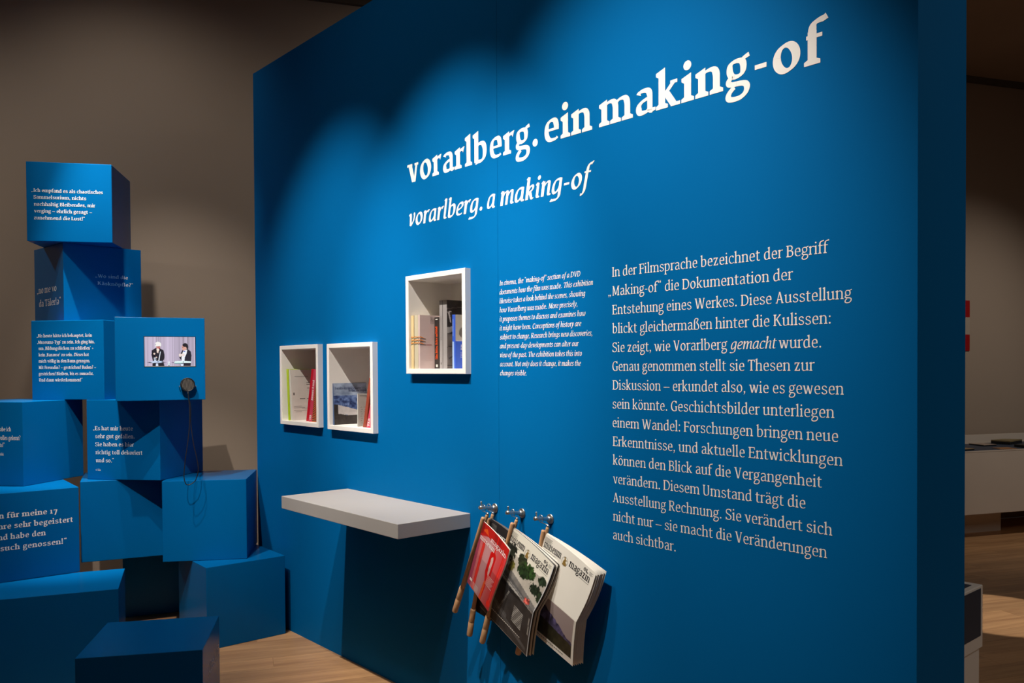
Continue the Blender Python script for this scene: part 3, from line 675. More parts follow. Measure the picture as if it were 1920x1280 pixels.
# ------------------------------------------------------------------ blue cubes
CS = .44
LABC = dict(A='topmost blue cube of the stack, with a five line white quotation on its front',
 B='blue cube directly under the topmost one, with short quotations on two faces',
 C='blue cube with an eight line white quotation, left of the cube with the screen',
 D='blue cube with a small video screen and a hanging round earpiece on its front',
 E='blue cube at the left photo edge below the eight line quotation, corner turned forward',
 F='blue cube under the screen cube, reading Es hat mir heute sehr gut gefallen',
 G='blue cube at the left edge with large bold white lettering ending in genossen',
 H='plain blue cube between the bold lettered cube and the cube beside the wall',
 I='plain blue cube on the second layer nearest the blue wall, under the cable loop',
 J='plain blue cube on the floor touching the blue wall, corner towards the viewer',
 K='plain blue cube on the floor under the bold lettered cube at the left edge',
 L='low blue cube standing alone in front of the stack, faint writing on its right side',
 M='dark shaded blue cube on the floor behind the stack, seen in the gap')
cubes = {}
for k, (x, y, a, lv) in BOX.items():
    t = thing('display_cube', LABC[k], 'cube', (x, y, lv*CS), a, 'stacked blue display cubes'); cubes[k] = t
    bm = bmesh.new(); h = CS/2
    xl = -h-.14 if k == 'K' else -h; yd = h-.04 if k == 'D' else h
    box(bm, xl, h, -h, yd, .0004, CS-.0004)
    bmesh.ops.bevel(bm, geom=bm.edges[:], offset=.0022, segments=2, affect='EDGES', profile=.5)
    from_bm('body', bm, M_CUBE, t)
    for fi, L in BTEXT.get(k, []):
        if fi == 0: S = lambda u, v: (u-h, -h-.0006, v)
        else: S = lambda u, v: (h+.0006, u-h, v)
        for l in L: write('text_line', [l], S, M_VINYL, t)
# screen in cube D
tD = cubes['D']
def tvcol(U, V):
    c = np.zeros(U.shape+(3,)); W = vnoise(U, V*0, 26, 1, 3, 2)
    st = .5+.5*np.sin(U*95+3*np.sin(U*23))
    base = 176+44*W-26*(st**3)*(np.abs(U-.45) > .09)-30*((U > .68) & (U < .98))*(.5+.5*np.sin(U*60))
    for k, g in enumerate((1.0, .93, 1.05)): c[..., k] = base*g
    def P(col, pts, n=0):
        mk = inpoly(U, V, pts); c[mk] = np.array(col, float)
    def E(col, x, y, rx, ry): c[((U-x)/rx)**2+((V-y)/ry)**2 < 1] = col
    blk = (30, 26, 40)
    P(blk, [(.15, .99), (.16, .80), (.135, .62), (.14, .46), (.21, .385), (.30, .39), (.37, .45), (.39, .62), (.385, .75), (.36, .80), (.385, .99)])
    E((235, 240, 235), .265, .265, .062, .10); E((205, 130, 125), .268, .33, .038, .075); E((120, 20, 40), .27, .33, .014, .018); E((150, 40, 50), .285, .39, .02, .02)
    E((245, 240, 238), .262, .25, .055, .075); E((190, 190, 200), .212, .26, .012, .03)
    P((240, 215, 205), [(.235, .40), (.28, .42), (.27, .55), (.24, .53)]); E((245, 228, 215), .262, .44, .026, .05); E((240, 215, 200), .19, .57, .02, .03); E((235, 205, 195), .23, .69, .016, .02)
    P((225, 232, 242), [(.303, .50), (.316, .50), (.285, .82), (.265, .82)])
    P((215, 225, 240), [(.18, .70), (.225, .70), (.222, .80), (.185, .80)]); E(blk, .203, .75, .012, .03)
    P((40, 40, 60), [(.03, .86), (.16, .85), (.44, .86), (.30, .89), (.10, .88)]); P((200, 215, 240), [(.10, .85), (.20, .80), (.36, .82), (.34, .87), (.16, .88)]); E((45, 60, 130), .26, .84, .02, .012); E((30, 30, 50), .34, .84, .015, .012)
    P((215, 225, 245), [(.22, .9), (.26, .9), (.265, .99), (.215, .99)])
    P((34, 32, 48), [(.70, .99), (.715, .78), (.68, .70), (.70, .60), (.74, .46), (.79, .41), (.85, .41), (.91, .49), (.925, .62), (.915, .85), (.905, .99)])
    P((240, 243, 250), [(.765, .46), (.84, .43), (.83, .55), (.79, .70), (.78, .86), (.72, .86), (.73, .62)]); P((70, 100, 200), [(.765, .465), (.80, .48), (.80, .51), (.765, .50)])
    E((222, 165, 150), .775, .36, .042, .105); E((28, 24, 34), .80, .275, .052, .065); E((28, 24, 34), .84, .34, .022, .08); E((225, 170, 155), .815, .39, .014, .04); E((60, 30, 30), .755, .345, .012, .012)
    E((240, 222, 215), .70, .62, .027, .055); E((240, 222, 218), .755, .61, .035, .05); 
    P((225, 245, 245), [(.57, .88), (.60, .82), (.78, .81), (.92, .83), (.91, .88)]); P((60, 150, 140), [(.57, .885), (.72, .885), (.73, .905), (.60, .905)]); P((40, 40, 60), [(.52, .865), (.58, .87), (.58, .885), (.53, .875)]); E((50, 50, 90), .76, .85, .012, .015)
    P((215, 225, 245), [(.705, .91), (.765, .91), (.76, .99), (.71, .99)])
    E((235, 240, 245), .473, .93, .030, .055); E((235, 240, 245), .478, .87, .012, .05); E((40, 70, 120), .455, .92, .009, .014); E((40, 70, 120), .492, .92, .009, .014); E((40, 80, 110), .473, .975, .02, .012)
    c[V > .985] = (190, 180, 170)
    return c
su0, su1, sv0, sv1 = .1405-.22, .3905-.22, .1807, .3373
screen = painted('screen', 220, 132, lambda u, v: (su0+(su1-su0)*u, -CS/2-.0012, sv1+(sv0-sv1)*v), tvcol, M_SCREEN, tD)
bm = bmesh.new(); box(bm, su0-.003, su1+.003, -CS/2-.0008, -CS/2+.001, sv0-.003, sv1+.003); from_bm('screen_bezel', bm, M_BLACK, tD)
# earpiece with its cable
Da = BOX['D'][2]; Dx, Dy = BOX['D'][0], BOX['D'][1]; Dz = BOX['D'][3]*CS
ear = thing('earpiece', 'round black earpiece with grey slatted grille hanging on the screen cube', 'earpiece', (Dx, Dy, Dz), Da)
eu, ev = .3497-.22, .083; R0 = .037; yf = -CS/2
bm = bmesh.new(); tube(bm, [(eu, yf-.004, ev), (eu, yf-.010, ev), (eu, yf-.028, ev), (eu, yf-.032, ev)], [R0*.85, R0, R0, R0*.92], 40); from_bm('housing', bm, M_BLACK, ear, False)
bm = bmesh.new(); tube(bm, [(eu, yf-.031, ev), (eu, yf-.033, ev)], [R0*.86, R0*.86], 40); from_bm('grille_plate', bm, M_BLACK, ear)
for k in range(9):
    xx = (k-4)*.0068; hh = math.sqrt(max(.0001, (R0*.84)**2-xx*xx)); bm = bmesh.new()
    x0 = eu+xx; hexa(bm, [(x0-.0017-.003, yf-.0335, ev+hh), (x0+.0017-.003, yf-.0335, ev+hh), (x0+.0017-.003, yf-.031, ev+hh), (x0-.0017-.003, yf-.031, ev+hh), (x0-.0017+.003, yf-.0335, ev-hh), (x0+.0017+.003, yf-.0335, ev-hh), (x0+.0017+.003, yf-.031, ev-hh), (x0-.0017+.003, yf-.031, ev-hh)])
    bmesh.ops.recalc_face_normals(bm, faces=bm.faces[:]); from_bm('grille_slat', bm, M_GRILLE, ear)
tubeo('rim', [(eu+R0*.93*math.cos(a), yf-.033, ev+R0*.93*math.sin(a)) for a in [2*PI*i/40 for i in range(40)]], .0022, M_BLACK, ear, 8, True)
for s in (-1, 1): tubeo('hook_pin', [(eu+s*(R0+.004), yf-.0004, ev-.012), (eu+s*(R0+.004), yf-.022, ev-.012), (eu+s*(R0+.004), yf-.024, ev-.006)], .002, M_STEEL, ear, 8)
tubeo('cable_plug', [(eu, yf-.022, ev-R0+.002), (eu, yf-.022, ev-R0-.012)], [.004, .0028], M_STEEL, ear, 10)
def smooth_path(P, n=8):
    o = []
    for i in range(len(P)-1):
        p0 = Vector(P[max(i-1, 0)]); p1 = Vector(P[i]); p2 = Vector(P[i+1]); p3 = Vector(P[min(i+2, len(P)-1)])
        for k in range(n):
            t = k/n; o.append(.5*((2*p1)+(p2-p0)*t+(2*p0-5*p1+4*p2-p3)*t*t+(3*p1-p0-3*p2+p3)*t**3))
    o.append(Vector(P[-1])); return o
CP = [(.352, 1.357, .024), (.357, 1.27, .028), (.355, 1.178, .032), (.345, 1.09, .035), (.333, 1.008, .035), (.327, .95, .035), (.325, .908, .035), (.333, .876, .035), (.345, .868, .035), (.362, .873, .035), (.383, .893, .035), (.397, .947, .035), (.388, 1.02, .033), (.374, 1.091, .03), (.363, 1.2, .02), (.364, 1.28, .012), (.358, 1.318, .003)]
cb = tubeo('cable', smooth_path([(u-.22, yf-d, z-Dz) for u, z, d in CP]), .0024, M_BLACK, ear, 8)

# ------------------------------------------------------------------ hooks, newspaper sticks, magazines
HK = [(-2.588, .918), (-2.425, .918), (-2.267, .916)]
HL = ['steel wall hook nearest the shelf, carrying two newspaper sticks', 'middle steel wall hook carrying the street scene magazine', 'rightmost steel wall hook carrying the white mountain magazine']
for (x, z), lab in zip(HK, HL):
    t = thing('wall_hook', lab, 'hook', (x, WY, z), 0, 'steel hooks on the blue wall')
    tubeo('flange', [(0, -.0003, 0), (0, -.004, 0), (0, -.0055, 0)], [.0185, .0185, .016], M_STEEL, t, 32)
    tubeo('post', [(0, -.005, 0), (0, -.008, .0005), (0, -.045, .006), (0, -.066, .009), (0, -.082, .011)], [.011, .008, .0065, .0075, .0075], M_STEEL, t, 20)
    tubeo('collar', [(0, -.010, .0005), (0, -.016, .0015)], [.011, .0105], M_STEEL, t, 20)
    tubeo('pin', [(0, -.072, .012), (0, -.073, .028), (0, -.073, .031), (0, -.073, .034), (0, -.073, .036)], [.0028, .0026, .004, .004, .001], M_STEEL, t, 10)
RL = dict(red='wooden newspaper stick clamping the red magazine, nearest the shelf', black='wooden newspaper stick behind the red magazine, clamping the black one', street='wooden newspaper stick clamping the street scene magazine, under the middle hook', snow='wooden newspaper stick clamping the white mountain magazine, under the rightmost hook')
HI = dict(red=0, black=0, street=1, snow=2)
for k, r in ROD.items():
    f0, f1 = [Vector(p) for p in r['front']]; h0, h1 = [Vector(p) for p in r['handle']]; b0, b1 = [Vector(p) for p in r['back']]; g0, g1 = [Vector(p) for p in r['ring']]
    t = thing('newspaper_stick', RL[k], 'stick', tuple(b0), 0, 'wooden newspaper sticks on the wall hooks'); O = Vector(b0)
    bm = bmesh.new(); tube(bm, [f0-O, f0.lerp(f1, .01)-O, f1-O], [.0068, .0078, .0082], 16); from_bm('clamp_rod', bm, M_STICK, t, True)
    bm = bmesh.new(); tube(bm, [b0-O, b0.lerp(b1, .02)-O, b1-O], [.0055, .0070, .0075], 16); from_bm('main_rod', bm, M_STICK, t, True)
    dh = (h1-h0)
    bm = bmesh.new(); tube(bm, [h0-dh*.04-O, h0+dh*.02-O, h0+dh*.45-O, h0+dh*.46-O, h0+dh*.47-O, h1-dh*.03-O, h1-O], [.0105, .0118, .0120, .0114, .0120, .0120, .0105], 20); from_bm('handle', bm, M_STICK, t, True)
    # screw eye hanging over the hook post
    hx, hz = HK[HI[k]]
    cap = b0+(b0-b1).normalized()*.004
    tubeo('ferrule', [b0-O, cap-O, cap+(b0-b1).normalized()*.004-O], [.0058, .0058, .003], M_STEEL, t, 14)
    py = {'red': .062, 'black': .034, 'street': .05, 'snow': .05}[k]
    ctr = Vector((hx, WY-py, hz+.0062+.0005)); top = cap+(b0-b1).normalized()*.003
    tubeo('eye_shank', [top-O, ctr+Vector((0, 0, -.0135))-O], .0016, M_STEEL, t, 8)
    tubeo('eye_ring', [ctr+Vector((.0105*math.cos(a), 0, .0135*math.sin(a)))-O for a in [2*PI*i/24 for i in range(24)]], .0016, M_STEEL, t, 8, True)
ML = dict(red='red magazine with a red test tube cover hanging in front, nearest the shelf', black='black covered magazine mostly hidden behind the red one', street='magazine with a black and white street scene cover, marked 05', snow='white magazine with mountains at the bottom of its cover, marked 01')
def sheet(c, k=0, dy=0., dx=0., bul=.012, curl=0.):
    TL, TR, CL, CR, BL, BR = [Vector(p) for p in c]
    def S(u, v):
        if v <= .5: w_ = v*2; a = TL.lerp(CL, w_); b = TR.lerp(CR, w_); cu = math.sin(PI*w_)
        else: w_ = v*2-1; a = CL.lerp(BL, w_); b = CR.lerp(BR, w_); cu = -.35*math.sin(PI*w_)
        p = a.lerp(b, u)
        p.x += bul*cu*u*u; p.z += curl*math.sin(PI*u)*(1-v)
        p.y += dy*u; p.x += dx*u
        return p
    return S
def snowcol(U, V):
    c = np.zeros(U.shape+(3,)); c[:] = (244, 239, 228)
    n = vnoise(U, V, 3, 3, 5)[..., None]; c = c+(n-.5)*10
    ph = (V > .505) & (V < .935) & (U < .955)
    sky = np.array((176, 158, 156))[None, None]*(1-.25*(V[..., None]-.5)) ; c = np.where(ph[..., None], sky, c)
    ridge = .545+.30*np.clip(U-.25, 0, 1)+.035*vnoise(U, V*0, 14, 1, 9)+.10*np.clip(.25-U, 0, 1)
    mt = ph & (V > ridge); nn = vnoise(U+V*.5, V-U*.3, 16, 10, 2)[..., None]
    c = np.where(mt[..., None], np.array((92, 84, 124))*(.30+1.4*nn), c)
    fo = ph & (V > .70+.09*U+.02*vnoise(U, V, 20, 8, 4)); n3 = vnoise(U, V, 22, 18, 6)[..., None]
    c = np.where(fo[..., None], np.array((46, 46, 30))*(.5+.9*n3), c)
    return c
def streetcol(U, V):
    c = np.zeros(U.shape+(3,)); n = vnoise(U, V, 10, 14, 5)[..., None]
    c[:] = (236, 231, 216)
    pl = V > .17+.05*vnoise(U, V, 8, 2, 7); c = np.where(pl[..., None], np.array((188, 180, 168))+(n-.5)*44, c)
    def P(col, pts, a=1., tex=0):
        mk = inpoly(U, V, pts)[..., None]; nonlocal c
        q = np.array(col, float)*(1+tex*(n-.5)); c = np.where(mk, c*(1-a)+q*a, c)
    P((120, 116, 112), [(0, .30), (1, .46), (1, .52), (0, .40)], 1, .4); P((92, 90, 90), [(0, .36), (1, .50), (1, .56), (0, .44)], 1, .3)
    P((56, 54, 54), [(0, .42), (1, .515), (1, 1), (0, 1)], 1, .5)
    P((150, 148, 144), [(0, .405), (1, .505), (1, .512), (0, .418)], .8)
    def blob(x, y, rx, ry, col, seed):
        nonlocal c
        d = ((U-x)/rx)**2+((V-y)/ry)**2+2.0*(vnoise(U, V, 34, 46, seed, 4)-.5)
        q = np.array(col, float)*(.2+1.5*vnoise(U, V, 40, 54, seed+1))[..., None]
        c = np.where((d < 1)[..., None], q, c)
    blob(.06, .24, .12, .09, (42, 44, 36), 1); blob(.17, .20, .10, .08, (40, 44, 34), 2); blob(.02, .15, .06, .05, (44, 46, 40), 3)
    blob(.43, .20, .10, .055, (50, 58, 40), 5); blob(.60, .25, .15, .07, (48, 72, 34), 7); blob(.52, .28, .13, .055, (40, 60, 32), 8); blob(.27, .31, .06, .05, (112, 108, 50), 9)
    blob(.90, .22, .08, .045, (38, 52, 34), 11); blob(.86, .33, .13, .05, (36, 48, 32), 12); blob(.97, .36, .06, .05, (40, 52, 34), 13)
    P((196, 190, 182), [(.05, .43), (.98, .515), (.98, .53), (.05, .455)], .75, .6)
    P((30, 28, 28), [(.40, .50), (.66, .50), (.70, .53), (.44, .54)], .8, .8)
    for k in range(9):
        y = .62+k*.021; P((205, 203, 196), [(.60, y), (.80, y+.012), (.80, y+.022), (.60, y+.010)], .9)
    for k in range(15):
        y = .54+k*.019; P((190, 188, 182), [(.40-.012*k*.6, y), (.43-.012*k*.6, y), (.43-.012*k*.6, y+.009), (.40-.012*k*.6, y+.009)], .8)
    P((200, 196, 186), [(.93, .60), (.945, .60), (.965, .78), (.945, .78)], .85)
    P((150, 150, 150), [(0, .70), (.5, .80), (.5, .84), (0, .75)], .35); P((165, 165, 165), [(.25, .78), (.95, .93), (.95, .97), (.25, .83)], .3); P((120, 120, 120), [(.1, .5), (.3, .52), (.25, .9), (.08, .9)], .3)
    blob(.80, .475, .06, .032, (214, 96, 84), 21)
    c = np.where((U > .985)[..., None], 200., c)
    return c
def redcol(U, V):
    a = np.array((214, 60, 62)); b = np.array((206, 150, 152)); k = np.exp(-((U-.38)/.33)**2)[..., None]
    c = (a*(1-k)+b*k)*(1-.12*V[..., None])
    def P(col, pts, al=1.):
        nonlocal c
        mk = inpoly(U, V, pts)[..., None]; c = np.where(mk, c*(1-al)+np.array(col, float)*al, c)
    P((190, 30, 24), [(0, 0), (1, 0), (1, .12), (.6, .19), (.3, .14), (0, .22)]); P((226, 84, 30), [(.05, .11), (.30, .13), (.20, .05)]); P((150, 22, 20), [(.45, .0), (.75, .0), (.70, .16), (.5, .12)], .7); P((110, 16, 20), [(0, .0), (.08, .0), (.09, .15), (0, .2)], .6)
    P((120, 40, 80), [(0, .2), (.07, .2), (.13, 1), (0, 1)], .55)
    P((206, 34, 24), [(.16, .22), (.26, .23), (.30, 1), (.19, 1)], .75); P((236, 40, 26), [(.19, .22), (.22, .22), (.26, 1), (.23, 1)], .7)
    P((206, 18, 14), [(.50, .30), (.56, .255), (.64, .255), (.70, .30), (.72, .60), (.66, .70), (.62, 1), (.53, 1), (.56, .70), (.50, .60)]); P((214, 168, 162), [(.57, .36), (.61, .32), (.645, .36), (.65, .58), (.62, .62), (.585, .58)])
    P((226, 110, 40), [(.56, .72), (.62, .70), (.60, 1), (.55, 1)], .7); P((220, 30, 20), [(.60, .0), (.625, .0), (.63, .26), (.60, .26)])
    P((208, 40, 36), [(.87, .1), (.94, .12), (.97, .97), (.86, .97)], .85); P((246, 66, 46), [(.90, .12), (.915, .12), (.93, .95), (.905, .95)], .8)
    P((235, 40, 26), [(.84, .90), (.90, .87), (.97, .90), (.97, .94), (.91, .97), (.85, .95)])
    return c
def blackcol(U, V):
    c = np.zeros(U.shape+(3,)); c[:] = (38, 36, 38); c += (vnoise(U, V, 6, 6, 3)[..., None]-.5)*16; return c
COLF = dict(red=redcol, black=blackcol, street=streetcol, snow=snowcol)
PG = dict(red=(2, .0016, .0004), black=(3, .004, .003), street=(4, .0062, .0016), snow=(5, .0076, .0018))
for k, c in MAG.items():
    t = thing('magazine', ML[k], 'magazine', tuple(c[0]), 0, 'magazines clamped in newspaper sticks'); O = Vector(c[0])
    S0 = sheet(c, bul=.004 if k == 'red' else .008, curl=.006)
    S = lambda u, v, S0=S0, O=O: S0(u, v)-O
    painted('cover', 110, 150, S, COLF[k], M_PAINT, t)
    npg, dy, dx = PG[k]
    for i in range(1, npg+1):
        Sp0 = sheet(c, dy=dy*i, dx=dx*i+.0010*((i*7) % 3-1), bul=.004 if k == 'red' else .008+.0012*((i*5) % 3), curl=.006)
        V = []; Fc = []; NU, NV = 10, 16
        for j in range(NV+1):
            for q in range(NU+1):
                p = Sp0(q/NU, j/NV)-O; V.append((p.x, p.y+.0009*i, p.z+.0004*i))
        for j in range(NV):
            for q in range(NU): a = j*(NU+1)+q; Fc.append((a, a+NU+1, a+NU+2, a+1))
        o = pyd('page', V, Fc, M_PAGEDARK if (k == 'black' or (k == 'street' and i % 2)) else M_PAPER, t, True)  # street: every other sheet darkened to stand for shaded gaps between pages
        md = o.modifiers.new('thickness', 'SOLIDIFY'); md.thickness = .0012 if k in ('street', 'snow') else .0006; md.offset = 0
    ht = Vector((0, -.0009, 0))
    # lettering: x along the top edge 0..1, y = height above the baseline in v units
    def ST(u, v, S=S): return tuple(S(u, max(0., min(1., 1-v)))+ht)
    H = .39
    if k in ('street', 'snow'):
        write('title', [([('museum', 'semi')], .03, .385, 1-.119, .050), ([('magazin', 'semi')], .555, .94, 1-.124, .050)], ST, M_INK, t)
        write('issue_number', [([('01.' if k == 'snow' else '05', 'bold')], .80, .885, 1-.056, .030)], ST, M_INK, t)
        rules = []
        for i in range(5): rules.append([(.02, 1-.028-i*.009), (.17-.02*(i % 2), 1-.028-i*.009), (.17-.02*(i % 2), 1-.025-i*.009), (.02, 1-.025-i*.009)])
        for i in range(4): rules.append([(.90, 1-.030-i*.009), (.97-.02*(i % 2), 1-.030-i*.009), (.97-.02*(i % 2), 1-.027-i*.009), (.90, 1-.027-i*.009)])
        rules.append([(.03, 1-.138), (.30, 1-.138), (.30, 1-.135), (.03, 1-.135)]); rules.append([(.76, 1-.142), (.94, 1-.142), (.94, 1-.139), (.76, 1-.139)])
        for q in (rules[:5], rules[5:9], rules[9:10], rules[10:]): polys('small_print', q, ST, M_GREY, t)
        if True:
            fp = [[(.06+i*.035, .035+(0)), (.06+i*.035+.024, .035), (.06+i*.035+.024, .045), (.06+i*.035, .045)] for i in range(22)]
            if k == 'street': fp = [[(a, b+.075) for a, b in q] for q in fp]
            polys('caption', fp, ST, M_PAPER if k == 'street' else M_GREY, t)
        cx, cy = .468, 1-.112; ex, ey = .056, .041
        polys('emblem_ring', [[(cx+ex*math.cos(a), cy+ey*math.sin(a)), (cx+ex*math.cos(b), cy+ey*math.sin(b)), (cx+ex*.93*math.cos(b), cy+ey*.93*math.sin(b)), (cx+ex*.93*math.cos(a), cy+ey*.93*math.sin(a))] for a, b in [(2*PI*i/32, 2*PI*(i+1)/32) for i in range(32)]], ST, M_GREY, t)
        fig = [[(cx-.030, cy-.038), (cx+.040, cy-.038), (cx+.036, cy-.014), (cx+.016, cy-.006), (cx-.024, cy-.010)], [(cx-.020, cy-.014), (cx+.020, cy-.012), (cx+.010, cy+.022), (cx-.008, cy+.024)], [(cx-.010+.012*math.cos(a), cy+.030+.009*math.sin(a)) for a in [2*PI*i/10 for i in range(10)]], [(cx+.004, cy+.012), (cx+.034, cy+.020), (cx+.034, cy+.016), (cx+.006, cy+.004)], [(cx-.028, cy-.008), (cx-.014, cy+.012), (cx-.008, cy+.008), (cx-.020, cy-.014)]]
        polys('emblem', fig, ST, M_GOLD, t)
    if k == 'red':
        write('title', [([('museum', 'semi')], .03, .60, 1-.262, .052), ([('magazin', 'semi')], .40, .96, 1-.168, .052)], ST, M_VINYL, t)
        rules = [[(.62, .40-i*.022), (.88-.03*(i % 3), .40-i*.022), (.88-.03*(i % 3), .404-i*.022), (.62, .404-i*.022)] for i in range(7)]
        rules += [[(.06, .10-i*.02), (.16, .10-i*.02), (.16, .115-i*.02), (.06, .115-i*.02)] for i in range(2)]+[[(.20, .10-i*.018), (.45, .10-i*.018), (.45, .1035-i*.018), (.20, .1035-i*.018)] for i in range(5)]
        for q in (rules[:7], rules[7:9], rules[9:]): polys('small_print', q, ST, M_VINYL, t)
    if k == 'black':
        write('title', [([('museum', 'reg')], -.02, .62, 1-.16, .055)], ST, M_VINYL, t)
        polys('small_print', [[(.06, 1-.04-i*.011), (.26, 1-.04-i*.011), (.26, 1-.036-i*.011), (.06, 1-.036-i*.011)] for i in range(6)], ST, M_GREY, t)

# ------------------------------------------------------------------ books in the niches
def book(name, label, q, depth, cov, spine=None, pages=M_PAPER, group=None, zlift=0.):
    TL, TR, BR, BL = [Vector(p) for p in q]
    t = thing('book', label, 'book', tuple(BL), 0, group); O = Vector(BL); d = Vector((0, depth, 0))
    def block(nm, u0, u1, y0, y1, e, mt):
        a = BL.lerp(BR, u0); b = BL.lerp(BR, u1); c = TL.lerp(TR, u1); g = TL.lerp(TR, u0); up_ = (TL-BL).normalized()
        a = a+up_*e; b = b+up_*e; c = c-up_*e; g = g-up_*e; A = Vector((0, y0, 0)); B = Vector((0, y1, 0))
        bm = bmesh.new(); hexa(bm, [a+A-O, b+A-O, b+B-O, a+B-O, g+A-O, c+A-O, c+B-O, g+B-O]); bmesh.ops.recalc_face_normals(bm, faces=bm.faces[:])
        return from_bm(nm, bm, mt, t)
    wdt = (TR-TL).length; cu = min(.2, .0022/wdt)
    block('spine', 0, 1, 0, .0022, 0, spine or cov)
    block('cover', 0, cu, .0022, depth, 0, cov); block('cover', 1-cu, 1, .0022, depth, 0, cov)
    block('pages', cu, 1-cu, .0022, depth-.003, .003, pages)
    SIDE = lambda u, v: tuple(BR.lerp(TR, v)+Vector((.0006, depth*u, 0))-O)       # right-hand cover
    SP = lambda u, v: tuple(BL.lerp(BR, u).lerp(TL.lerp(TR, u), v)+Vector((0, -.0006, 0))-O)
    SPV = lambda u, v: SP(1-v, u)                                                    # text running up the spine
    SPD = lambda u, v: SP(v, 1-u)
    return t, SIDE, SP, SPV
c_ = lambda n_, *rgb, r=.45: mat(n_, tuple(s2l(rgb)), r, noise=(12, .06))
GB = 'books standing in the wall niches'
BOOKQ['green'][1][0] -= .004; BOOKQ['green'][2][0] -= .003
book('book', 'slim bright green book spine leaning in the leftmost niche', BOOKQ['green'], .16, c_('green_cover', 178, 205, 20), group=GB)
t, SD, SP, SPV = book('book', 'white book with thin black drawings beside the green spine', BOOKQ['white'], .195, c_('white_cover', 214, 208, 200), group=GB)
polys('line_drawing', [[(x0, y0), (x1, y0), (x1, y1), (x0, y1)] for x0, y0, x1, y1 in [(.12, .86, .55, .868), (.48, .74, .98, .752), (.48, .70, .80, .712), (.50, .63, .92, .638), (.25, .42, .42, .436), (.48, .42, .60, .434), (.72, .43, .86, .44), (.05, .50, .10, .55), (.06, .28, .30, .286), (.05, .25, .40, .256), (.30, .235, .75, .24), (.05, .20, .95, .205), (.55, .27, .72, .282), (.80, .30, .95, .306), (.1, .17, .3, .176)]], SD, M_GREY, t)
t, SD, SP, SPV = book('book', 'glossy red book spine leaning beside the white book', BOOKQ['red'], .15, c_('red_cover', 190, 24, 40, r=.25), group=GB)
t, SD, SP, SPV = book('book', 'pinkish red spine with white vertical lettering in the leftmost niche', BOOKQ['pink'], .15, c_('pink_cover', 200, 60, 84), group=GB)
write('spine_title', [([('Armes Land', 'bold')], .42, .80, .30, .42)], SPV, M_VINYL, t); write('publisher_mark', [([('VKB', 'bold')], .05, .14, .30, .40)], SPV, M_VINYL, t)
t, SD, SP, SPV = book('book', 'black and orange striped book spine at the right of the leftmost niche', BOOKQ['striped'], .15, c_('stripe_base', 36, 26, 26), group=GB)
polys('stripes', [[(.0, .02+i*.037), (1., .035+i*.037), (1., .052+i*.037), (.0, .037+i*.037)] for i in range(24)], SP, c_('stripe_orange', 214, 110, 50), t)
t, SD, SP, SPV = book('book', 'book with a blue alpine mountain photograph on its cover', BOOKQ['alps'], .20, c_('blue_spine', 70, 92, 130), group=GB)
def alps(U, V):
    c = np.zeros(U.shape+(3,)); n1 = vnoise(U, V, 5, 8, 3)[..., None]; n2 = vnoise(U, V, 14, 18, 4)[..., None]
    c[:] = (150, 165, 190); c += (n1-.5)*110
    k = (V > .30)[..., None]; c = np.where(k, np.array((70, 92, 140))+(n2-.5)*190, c)
    k = inpoly(U, V, [(0, .50), (.2, .53), (.75, .66), (.95, .75), (.9, .82), (.1, .73)])[..., None]; c = np.where(k, np.array((196, 190, 190))+(n2-.5)*30, c)
    k = ((V > .72+.08*U+.05*(n1[..., 0]-.5)) | ((V > .50) & (U < .12)))[..., None]; c = np.where(k, np.array((44, 38, 36))+(n2-.5)*40, c)
    return np.clip(c, 10, 235)
painted('cover_photo', 70, 80, lambda u, v, SD=SD: SD(.01+.985*u, 1-v), alps, M_PAINT, t)
SDt = lambda u, v, SD=SD: tuple(Vector(SD(u, v))+Vector((.0006, 0, 0)))
write('cover_title', [([('Jenseits der Ansichtskarte', 'bold')], .06, .82, .855, .040), ([('Die Alpen in der Fotografie', 'bold')], .45, 1.0, .795, .040)], SDt, c_('navy_ink', 20, 34, 84), t)
t, SD, SP, SPV = book('book', 'small pale grey booklet with a fine dotted pattern in the second niche', BOOKQ['small'], .09, c_('pale_cover', 186, 184, 178), group=GB)
polys('pattern', [[(.12+.22*i+.05*(j % 2), .06+.066*j), (.22+.22*i+.05*(j % 2), .085+.066*j), (.26+.22*i+.05*(j % 2), .06+.066*j), (.22+.22*i+.05*(j % 2), .072+.066*j)] for i in range(4) for j in range(9)]+[[(.1, .93), (.85, .93), (.85, .945), (.1, .945)]], SD, M_GREY, t)
book('book', 'reddish brown book spine leaning in the second niche', BOOKQ['brown'], .14, c_('brown_cover', 150, 66, 44), group=GB)
t, SD, SP, SPV = book('book', 'short pink book spine leaning at the right of the second niche', BOOKQ['rose'], .14, c_('rose_cover', 206, 70, 96), group=GB)
write('publisher_mark', [([('VKB', 'bold')], .08, .34, .30, .40)], SPV, M_VINYL, t)
def ub(x0, x1, y, z1, z0=1.4815): return [(x0, y, z1), (x1, y, z1), (x1, y, z0), (x0, y, z0)]
arrows = lambda w0, w1: None
orange = c_('orange_print', 226, 130, 20); 
def wedges(S, t, u0, u1, flip):
    for i, (a, b) in enumerate(((.605, .555), (.55, .50), (.495, .445))):
        polys('arrow_print', [[(u0, a-.0), (u1, a-.012), (u1, a-.020), (u0, a-.018)]], S, orange, t); polys('arrow_print', [[(u0, b+.012), (u1, a-.022), (u1, a-.030), (u0, b+.0)]], S, M_INK, t)
for x0, x1, colr, lab in ((-3.146, -3.126, (214, 190, 140), 'leftmost cream coloured spine in the higher niche'), (-3.121, -3.092, (196, 186, 160), 'second beige spine in the higher niche, beside the cream one')):
    t, SD, SP, SPV = book('book', lab, ub(x0, x1, 2.172, 1.7205), .17, c_('cream_cover', *colr), group=GB); wedges(SP, t, .0, 1., 0)
